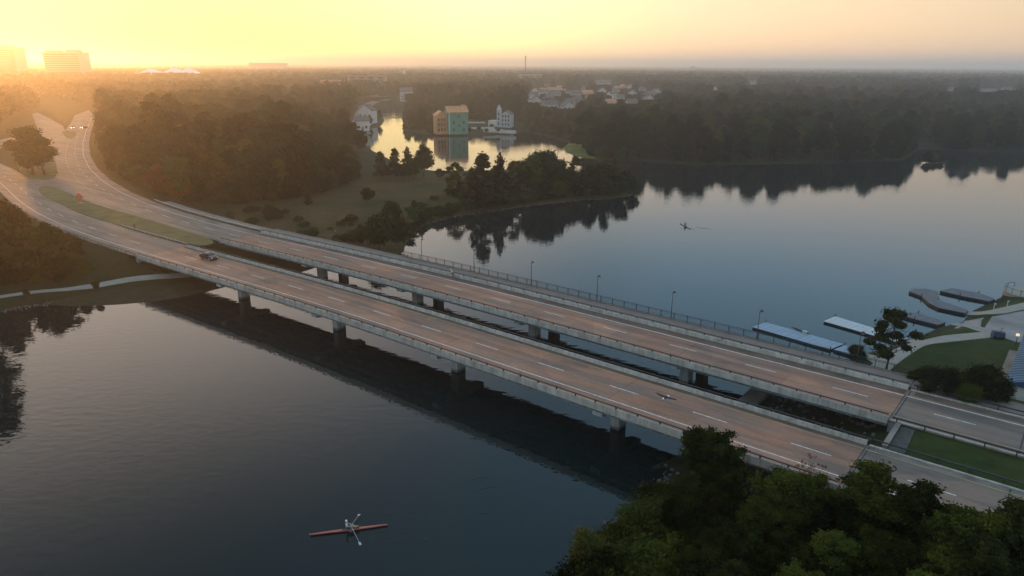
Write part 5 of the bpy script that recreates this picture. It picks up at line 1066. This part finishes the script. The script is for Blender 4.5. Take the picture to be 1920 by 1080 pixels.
s = near_s(PN, G(398, 484, ZD)); p, a = PN.at(s, 1.9); car.location = (p[0], p[1], ZD + .01); car.rotation_euler = (0, 0, a)
for px, py, rz, lab in ((137, 241, -1.15, 'car with lit headlights waiting behind the small grass nose at far left'), (158, 241, -1.75, 'car with lit headlights coming down the upper left road')):
    c2 = make_car(lab, M_car, True); q = G(px, py, ZD); c2.location = (q[0], q[1], ZD + .02); c2.rotation_euler = (0, 0, rz)
patch('side_road', [(122, 244), (132, 232), (140, 216), (166, 206), (172, 212), (156, 232), (146, 252), (136, 246)], ZD - .012, M_appr, kind='structure')

# road work sign and marker on the median
p = G(151, 381, ZD + .14); o = empty('work_sign', p, -.1, label='orange diamond road work sign standing on the grass median', cat='sign')
s2 = .92 * math.sqrt(2)
mb = MB(); mb.prism([(-s2, 0), (0, -s2), (s2, 0), (0, s2)], -.02, .02); f = mb.build('sign_face', M_orange, o); f.rotation_euler = (math.pi / 2, 0, 0); f.location = (0, -.05, 1.95)
mb = MB(); mb.prism([(-s2 * .9, 0), (0, -s2 * .9), (s2 * .9, 0), (0, s2 * .9)], .021, .03); mb.prism([(-s2 * .84, 0), (0, -s2 * .84), (s2 * .84, 0), (0, s2 * .84)], .0301, .034)
for a in (-.5, .5): pass
MB().tube([(0, 0, .1), (0, 0, 1.9)], .035, 6).build('mast', M_galv, o)
for q in ((-.8, -.5), (.8, -.5), (-.8, .6), (.8, .6)): MB().tube([(0, 0, .35), (q[0], q[1], .03)], .03, 6).build('leg', M_whitew, o)
MB().box((.25, .1, .12), (.55, .35, .2)).build('sandbag', M_whitew, o)
p = G(254, 431, ZD + .14); o = empty('marker_post', p, .3, label='dark leaning marker post on the grass median', cat='post'); MB().tube([(0, 0, 0), (-.1, 0, .8), (-.2, 0, 1.5)], [.09, .1, .1], 8).build('pole', M_black, o); MB().box((-.14, 0, 1.15), (.3, .05, .5)).build('plate', M_black, o)

# ------------------------------------------------------------------ people
def skin_body(name, joints, edges, mats, parent, loc=(0, 0, 0)):
    """one continuous body grown round a posed skeleton; joints: name -> (x, y, z, radius)"""
    ks = list(joints); me = bpy.data.meshes.new(name); me.from_pydata([joints[k][:3] for k in ks], [(ks.index(a), ks.index(b_)) for a, b_ in edges], []); me.materials.append(mats)
    o = bpy.data.objects.new(name, me); link(o); o.parent = parent; o.location = loc
    sk = o.modifiers.new('skin', 'SKIN'); sk.use_smooth_shade = True
    for i, k in enumerate(ks): me.skin_vertices[0].data[i].radius = (joints[k][3], joints[k][3]); me.skin_vertices[0].data[i].use_root = (k == 'pelvis')
    ss = o.modifiers.new('sub', 'SUBSURF'); ss.levels = ss.render_levels = 2; return o
EDG = [('pelvis', 'waist'), ('waist', 'chest'), ('chest', 'neck'), ('neck', 'headlow'), ('headlow', 'headtop')] + [e for s in 'LR' for e in (('pelvis', 'hip' + s), ('hip' + s, 'knee' + s), ('knee' + s, 'ankle' + s), ('ankle' + s, 'toe' + s), ('chest', 'sh' + s), ('sh' + s, 'el' + s), ('el' + s, 'wr' + s), ('wr' + s, 'hand' + s), ('wr' + s, 'thumb' + s), ('hand' + s, 'fa' + s), ('hand' + s, 'fb' + s), ('hand' + s, 'fc' + s), ('hand' + s, 'fd' + s))]
def add_hands(J, d):
    for s, sg in (('L', 1), ('R', -1)):
        w = np.array(J['wr' + s][:3]); h = w + np.array(d) * .07; J['hand' + s] = (*h, .03); J['thumb' + s] = (*(w + np.array([d[0] * .05, -sg * .05, .01])), .011)
        for k, q in enumerate('abcd'): J['f' + q + s] = (*(h + np.array(d) * (.06 + .012 * (k in (1, 2))) + np.array([0, sg * (.03 - .02 * k), -.03])), .010)
    return J
def shirt_of(J, parent, mat, loc=(0, 0, 0), name='shirt'):
    K = {k: (*J[k][:3], J[k][3] + .018) for k in ('pelvis', 'waist', 'chest', 'shL', 'shR')}
    for s in 'LR': e = np.array(J['sh' + s][:3]) * .55 + np.array(J['el' + s][:3]) * .45; K['sl' + s] = (*e, J['el' + s][3] + .022)
    return skin_body(name, K, [('pelvis', 'waist'), ('waist', 'chest'), ('chest', 'shL'), ('chest', 'shR'), ('shL', 'slL'), ('shR', 'slR')], mat, parent, loc)
def shorts_of(J, parent, mat, frac=.8):
    K = {k: (*J[k][:3], J[k][3] + .02) for k in ('pelvis', 'hipL', 'hipR')}
    for s in 'LR': e = np.array(J['hip' + s][:3]) * (1 - frac) + np.array(J['knee' + s][:3]) * frac; K['e' + s] = (*e, J['knee' + s][3] + .025)
    return skin_body('shorts', K, [('pelvis', 'hipL'), ('pelvis', 'hipR'), ('hipL', 'eL'), ('hipR', 'eR')], mat, parent)
def head_bits(J, parent, hair, face):
    h = np.array(J['headtop'][:3]); f = np.array(face, float); f /= np.linalg.norm(f); c = (np.array(J['headlow'][:3]) + h) / 2 + np.array([0, 0, .03]); sd = np.cross(f, [0, 0, 1])
    bm = bmesh.new(); bmesh.ops.create_uvsphere(bm, u_segments=14, v_segments=10, radius=.118)
    for v in bm.verts: v.co.z = max(v.co.z, -.03) if v.co.dot(Vector(f)) > -.02 else v.co.z; v.co += Vector(c + np.array([0, 0, .05]) - f * .015)
    me = bpy.data.meshes.new('hair'); bm.to_mesh(me); bm.free(); me.materials.append(hair); put('hair' if hair is M_darkc else 'helmet', me, parent)
    MB().tube([tuple(c + f * .09), tuple(c + f * .125 - np.array([0, 0, .02]))], [.012, .016], 6).build('nose', M_skin, parent)
    for sg in (-1, 1): MB().tube([tuple(c + f * .088 + sd * sg * .035 + np.array([0, 0, .025])), tuple(c + f * .100 + sd * sg * .035 + np.array([0, 0, .025]))], .012, 6).build('eye', M_black, parent); MB().tube([tuple(c + sd * sg * .09), tuple(c + sd * sg * .115)], [.03, .022], 6).build('ear', M_skin, parent)
    MB().tube([tuple(c + f * .095 - sd * .03 - np.array([0, 0, .055])), tuple(c + f * .095 + sd * .03 - np.array([0, 0, .055]))], .008, 6).build('mouth', M_red, parent)
# --- single sculls: hull along x, bow at +x (direction of travel); rower faces the stern (-x)
def make_scull(lab_boat, lab_person, loc, rz, hull_mat, shirt):
    o = empty('rowing_shell', loc, rz, label=lab_boat, cat='boat', group='rowing shells on the lake')
    xs = np.linspace(-4, 4, 25); mb = MB(); vs = []
    for x in xs:
        t = max(0, 1 - abs(x / 4) ** 1.9); w = .02 + .145 * t; dz = .17 + .03 * abs(x / 4); vs += [(x, -w, dz), (x, -w * .8, .06), (x, 0, -.02 - .04 * t), (x, w * .8, .06), (x, w, dz), (x, 0, dz + .035 * t)]
    mb.add(vs, [(i * 6 + k, (i + 1) * 6 + k, (i + 1) * 6 + (k + 1) % 6, i * 6 + (k + 1) % 6) for i in range(24) for k in range(6)] + [(0, 1, 2, 3, 4, 5), tuple(144 + k for k in range(6))[::-1]]); mb.build('hull', hull_mat, o, smooth=True)
    MB().b2(-.85, .75, -.13, .13, .20, .235).build('cockpit', M_black, o); MB().b2(.0, .32, -.14, .14, .25, .29).build('seat', M_dockd, o); MB().tube([(4.0, 0, .19), (4.06, 0, .2)], .05, 8).build('bow_ball', M_whitew, o)
    mb = MB()
    for sg in (-1, 1): mb.tube([(.15, sg * .1, .22), (-.15, sg * .80, .34)], .018, 6); mb.tube([(-.45, sg * .1, .22), (-.15, sg * .80, .34)], .018, 6)
    mb.build('rigger', M_galv, o)
    MB().b2(-1.02, -.78, -.12, .12, .22, .34).build('foot_stretcher', M_black, o)
    q = empty('person', loc, rz, label=lab_person, cat='person')
    J = {'pelvis': (.16, 0, .40, .135), 'waist': (.22, 0, .58, .125), 'chest': (.30, 0, .82, .145), 'neck': (.27, 0, 1.0, .055), 'headlow': (.24, 0, 1.08, .075), 'headtop': (.22, 0, 1.22, .085)}
    for s, sg in (('L', 1), ('R', -1)):
        J['hip' + s] = (.12, sg * .09, .40, .085); J['knee' + s] = (-.36, sg * .10, .58, .062); J['ankle' + s] = (-.82, sg * .07, .36, .04); J['toe' + s] = (-.95, sg * .07, .45, .035)
        J['sh' + s] = (.28, sg * .19, .90, .06); J['el' + s] = (.02, sg * .30, .66, .045); J['wr' + s] = (-.20, sg * .17, .60, .03)
    add_hands(J, (-1, 0, -.1)); skin_body('body', J, EDG, M_skin, q); shirt_of(J, q, shirt); shorts_of(J, q, M_navy, .6); head_bits(J, q, M_whitef if shirt is M_shirt else M_darkc, (-1, 0, -.1))
    for sg in (-1, 1):
        oar = empty('oar', loc, rz, label=('left' if sg > 0 else 'right') + ' oar of the ' + lab_boat.split(' ', 1)[1], cat='oar', group='oars of the rowing shells')
        P0, P1 = np.array([-.22, sg * .10, .55]), np.array([-.95, sg * 2.25, .10]); MB().tube([tuple(P0), tuple(P0 * .6 + P1 * .4), tuple(P1)], [.022, .022, .016], 6).build('shaft', M_galv, oar); d = (P1 - P0) / np.linalg.norm(P1 - P0); s_ = np.array([-d[1], d[0], 0]); s_ /= np.linalg.norm(s_)
        a_, b2 = P1, P1 + d * .48; mb = MB(); z = np.array([0, 0, .012]); pl = [a_ + s_ * .04, a_ - s_ * .04, a_ + d * .12 - s_ * .12, b2 - s_ * .13, b2 + s_ * .13, a_ + d * .12 + s_ * .12]; mb.add([p_ + z for p_ in pl] + [p_ - z for p_ in pl], [tuple(range(6)), tuple(range(6, 12))[::-1]] + [(k, 6 + k, 6 + (k + 1) % 6, (k + 1) % 6) for k in range(6)]); mb.build('blade', M_whitew, oar)
    return o
a0, b0 = G(725, 984, .1), G(585, 1002, .1); c0 = G(655, 993.5, .1); rz0 = math.atan2(b0[1] - a0[1], b0[0] - a0[0])
make_scull('red single rowing shell in the dark water at lower left', 'person rowing the red shell in a pale shirt and navy shorts', (c0[0], c0[1], .02), rz0, M_red, M_shirt)
c1 = G(1285, 424, .1); make_scull('distant single rowing shell on the blue water at upper right', 'distant person rowing on the blue water in dark clothes', (c1[0], c1[1], .02), 1.75, M_whitew, M_darkc)
# wakes: low ridges of water
def ridge(mb, P, r):
    n_ = len(P); mb.tube([(p[0], p[1], -r * .75 + .012) for p in P], [r * math.sin(math.pi * (i + .6) / (n_ + .2)) + .004 for i in range(n_)], 8)
mb = MB(); rnd = random.Random(4)
def wl_(pts, r=.13):
    P = [G(*q, 0) for q in pts]; Q = []
    for a, b_ in zip(P[:-1], P[1:]):
        for t in np.linspace(0, 1, 6)[:-1]: p = a + (b_ - a) * t; Q.append((p[0] + rnd.gauss(0, .02), p[1] + rnd.gauss(0, .03)))
    Q.append(P[-1][:2]); ridge(mb, Q, r)
for L_ in ([(680, 966), (705, 958), (735, 952)], [(690, 965), (715, 960), (728, 955)], [(755, 948), (765, 942), (770, 941)], [(700, 966), (730, 963), (760, 964)], [(752, 966), (775, 961), (790, 954)], [(770, 963), (800, 962), (812, 961)], [(682, 998), (715, 998), (740, 995)], [(740, 994), (775, 992), (800, 994)], [(688, 1016), (705, 1010), (730, 1003)], [(700, 1015), (735, 1016), (770, 1013)], [(785, 1016), (800, 1012), (806, 1004)], [(730, 1000), (760, 999), (770, 998)], [(678, 981), (692, 978), (700, 977)], [(860, 905), (900, 895), (930, 900)], [(870, 925), (910, 915), (950, 910)], [(880, 965), (905, 963), (930, 964)]): wl_(L_)
mb.build('wake', mW, kind='stuff', label='thin wake ripples trailing behind the red rowing shell', cat='wake', smooth=True)
mb = MB()
for L_ in ([(1291, 424), (1310, 427), (1330, 430), (1360, 438)], [(1290, 427), (1300, 430), (1306, 431)]): wl_(L_, .22)
mb.build('wake', mW, kind='stuff', label='faint wake behind the distant rowing shell', cat='wake', smooth=True)
# --- cyclist on the farther bridge
s = near_s(PF, G(852, 519, ZD)); p, a = PF.at(s, 5.0); a += math.pi
bk = empty('bicycle', (p[0], p[1], ZD + .01), a, label='road bicycle ridden along the far bridge shoulder', cat='bicycle')
for x in (-.5, .5):
    ring = [(x + .33 * math.cos(t), 0, .34 + .33 * math.sin(t)) for t in np.linspace(0, 2 * math.pi, 25)]; w = MB().tube(ring, .018, 6, False).build('wheel', M_tyre, bk); mb = MB()
    for t in np.linspace(0, math.pi, 7)[:-1]: mb.tube([(x + .32 * math.cos(t), 0, .34 + .32 * math.sin(t)), (x - .32 * math.cos(t), 0, .34 - .32 * math.sin(t))], .004, 4)
    mb.build('spokes', M_galv, w)
mb = MB(); 
for q in ([(-.5, 0, .34), (-.05, 0, .30)], [(-.05, 0, .30), (-.2, 0, .86)], [(-.2, 0, .80), (.34, 0, .84)], [(-.05, 0, .30), (.36, 0, .74)], [(-.5, 0, .34), (-.19, 0, .78)], [(.5, 0, .34), (.34, 0, .92)]): mb.tube(q, .017, 6)
mb.build('frame', M_black, bk); MB().tube([(.36, -.21, .92), (.42, 0, .94), (.36, .21, .92)], .015, 6).build('handlebar', M_black, bk); MB().box((-.21, 0, .92), (.26, .13, .05), 0, .8).build('saddle', M_black, bk); MB().tube([(-.05, -.12, .22), (-.05, -.1, .3), (-.05, .1, .30), (-.05, .12, .38)], .014, 6).build('crank', M_galv, bk)
q = empty('person', (p[0], p[1], ZD + .01), a, label='person cycling on the far bridge in a white top, leaning forward', cat='person')
J = {'pelvis': (-.18, 0, 1.0, .125), 'waist': (-.04, 0, 1.17, .12), 'chest': (.14, 0, 1.34, .135), 'neck': (.28, 0, 1.45, .055), 'headlow': (.33, 0, 1.52, .075), 'headtop': (.36, 0, 1.66, .085)}
for s, sg in (('L', 1), ('R', -1)):
    k = .10 if sg > 0 else -.05
    J['hip' + s] = (-.16, sg * .09, .98, .085); J['knee' + s] = (.14 + k * .5, sg * .10, .66 + k, .06); J['ankle' + s] = (-.05, sg * .10, .30 + k * 1.3, .038); J['toe' + s] = (.08, sg * .10, .27 + k * 1.3, .032)
    J['sh' + s] = (.18, sg * .18, 1.38, .058); J['el' + s] = (.27, sg * .24, 1.14, .043); J['wr' + s] = (.37, sg * .20, .97, .028)
add_hands(J, (.4, 0, -.6)); skin_body('body', J, EDG, M_skin, q); shirt_of(J, q, M_whitew); shorts_of(J, q, M_darkc, .75); head_bits(J, q, M_whitef, (1, 0, -.15))
# --- eagle gliding above the near bridge
e = at_depth(1248, 745, 63.0); o = empty('eagle', e, BANG - .06, label='dark eagle with white head and tail gliding over the near bridge', cat='bird')
mb = MB(); mb.tube([(0, .32, .02), (0, .18, .0), (0, -.05, -.02), (0, -.28, 0), (0, -.42, .01)], [.05, .10, .12, .08, .04], 10); mb.build('body', M_feather, o, smooth=True)
for sg in (-1, 1):
    # span along x; leading edge towards -y (head side)
    pts = [(0, -.20, .05), (.35, -.27, .10), (.68, -.22, .12), (1.02, -.02, .10), (1.06, .06, .09), (.86, .07, .09), (.80, .12, .09), (.55, .13, .08), (.28, .17, .06), (0, .20, .03)]
    mb = MB(); up = [(sg * x, y, z) for x, y, z in pts]; dn = [(sg * x, y, z - .018) for x, y, z in pts]; n_ = len(pts); mb.add(up + dn, [tuple(range(n_)), tuple(range(n_, 2 * n_))[::-1]] + [(k, n_ + k, n_ + (k + 1) % n_, (k + 1) % n_) for k in range(n_)]); wg = mb.build('wing', M_feather, o)
    for k in range(5): x = .72 + .07 * k; MB().tube([(sg * x, -.08 + .03 * k, .10), (sg * (x + .16 + .02 * k), .04 + .05 * (4 - k), .105)], [.03, .008], 5).build('primary_feather', M_feather, wg)
mb = MB(); mb.tube([(0, -.34, .02), (0, -.44, .03), (0, -.52, .02), (0, -.57, 0)], [.07, .085, .07, .03], 10); hd = mb.build('head', M_whitef, o, smooth=True); MB().tube([(0, -.56, .01), (0, -.61, 0), (0, -.63, -.025)], [.025, .018, .004], 6).build('beak', M_yellow, hd)
mb = MB(); mb.prism([(-.06, .28), (.06, .28), (.17, .52), (.06, .57), (-.06, .57), (-.17, .52)], -.01, .012); mb.build('tail', M_whitef, o)

# ------------------------------------------------------------------ haze
m = bpy.data.materials.new('haze'); m.use_nodes = True; nt = m.node_tree; nt.nodes.remove(nt.nodes['Principled BSDF'])
pv = nt.nodes.new('ShaderNodeVolumePrincipled'); pv.inputs['Color'].default_value = (.97, .985, 1.0, 1); pv.inputs['Density'].default_value = HAZE_DENS; pv.inputs['Anisotropy'].default_value = HAZE_G
nt.links.new(pv.outputs[0], nt.nodes['Material Output'].inputs['Volume'])
MB().b2(-15500, 15500, -600, 15600, -3.0, 110).build('haze', m, kind='stuff', label='warm morning haze lying over the lake and woods', cat='haze')
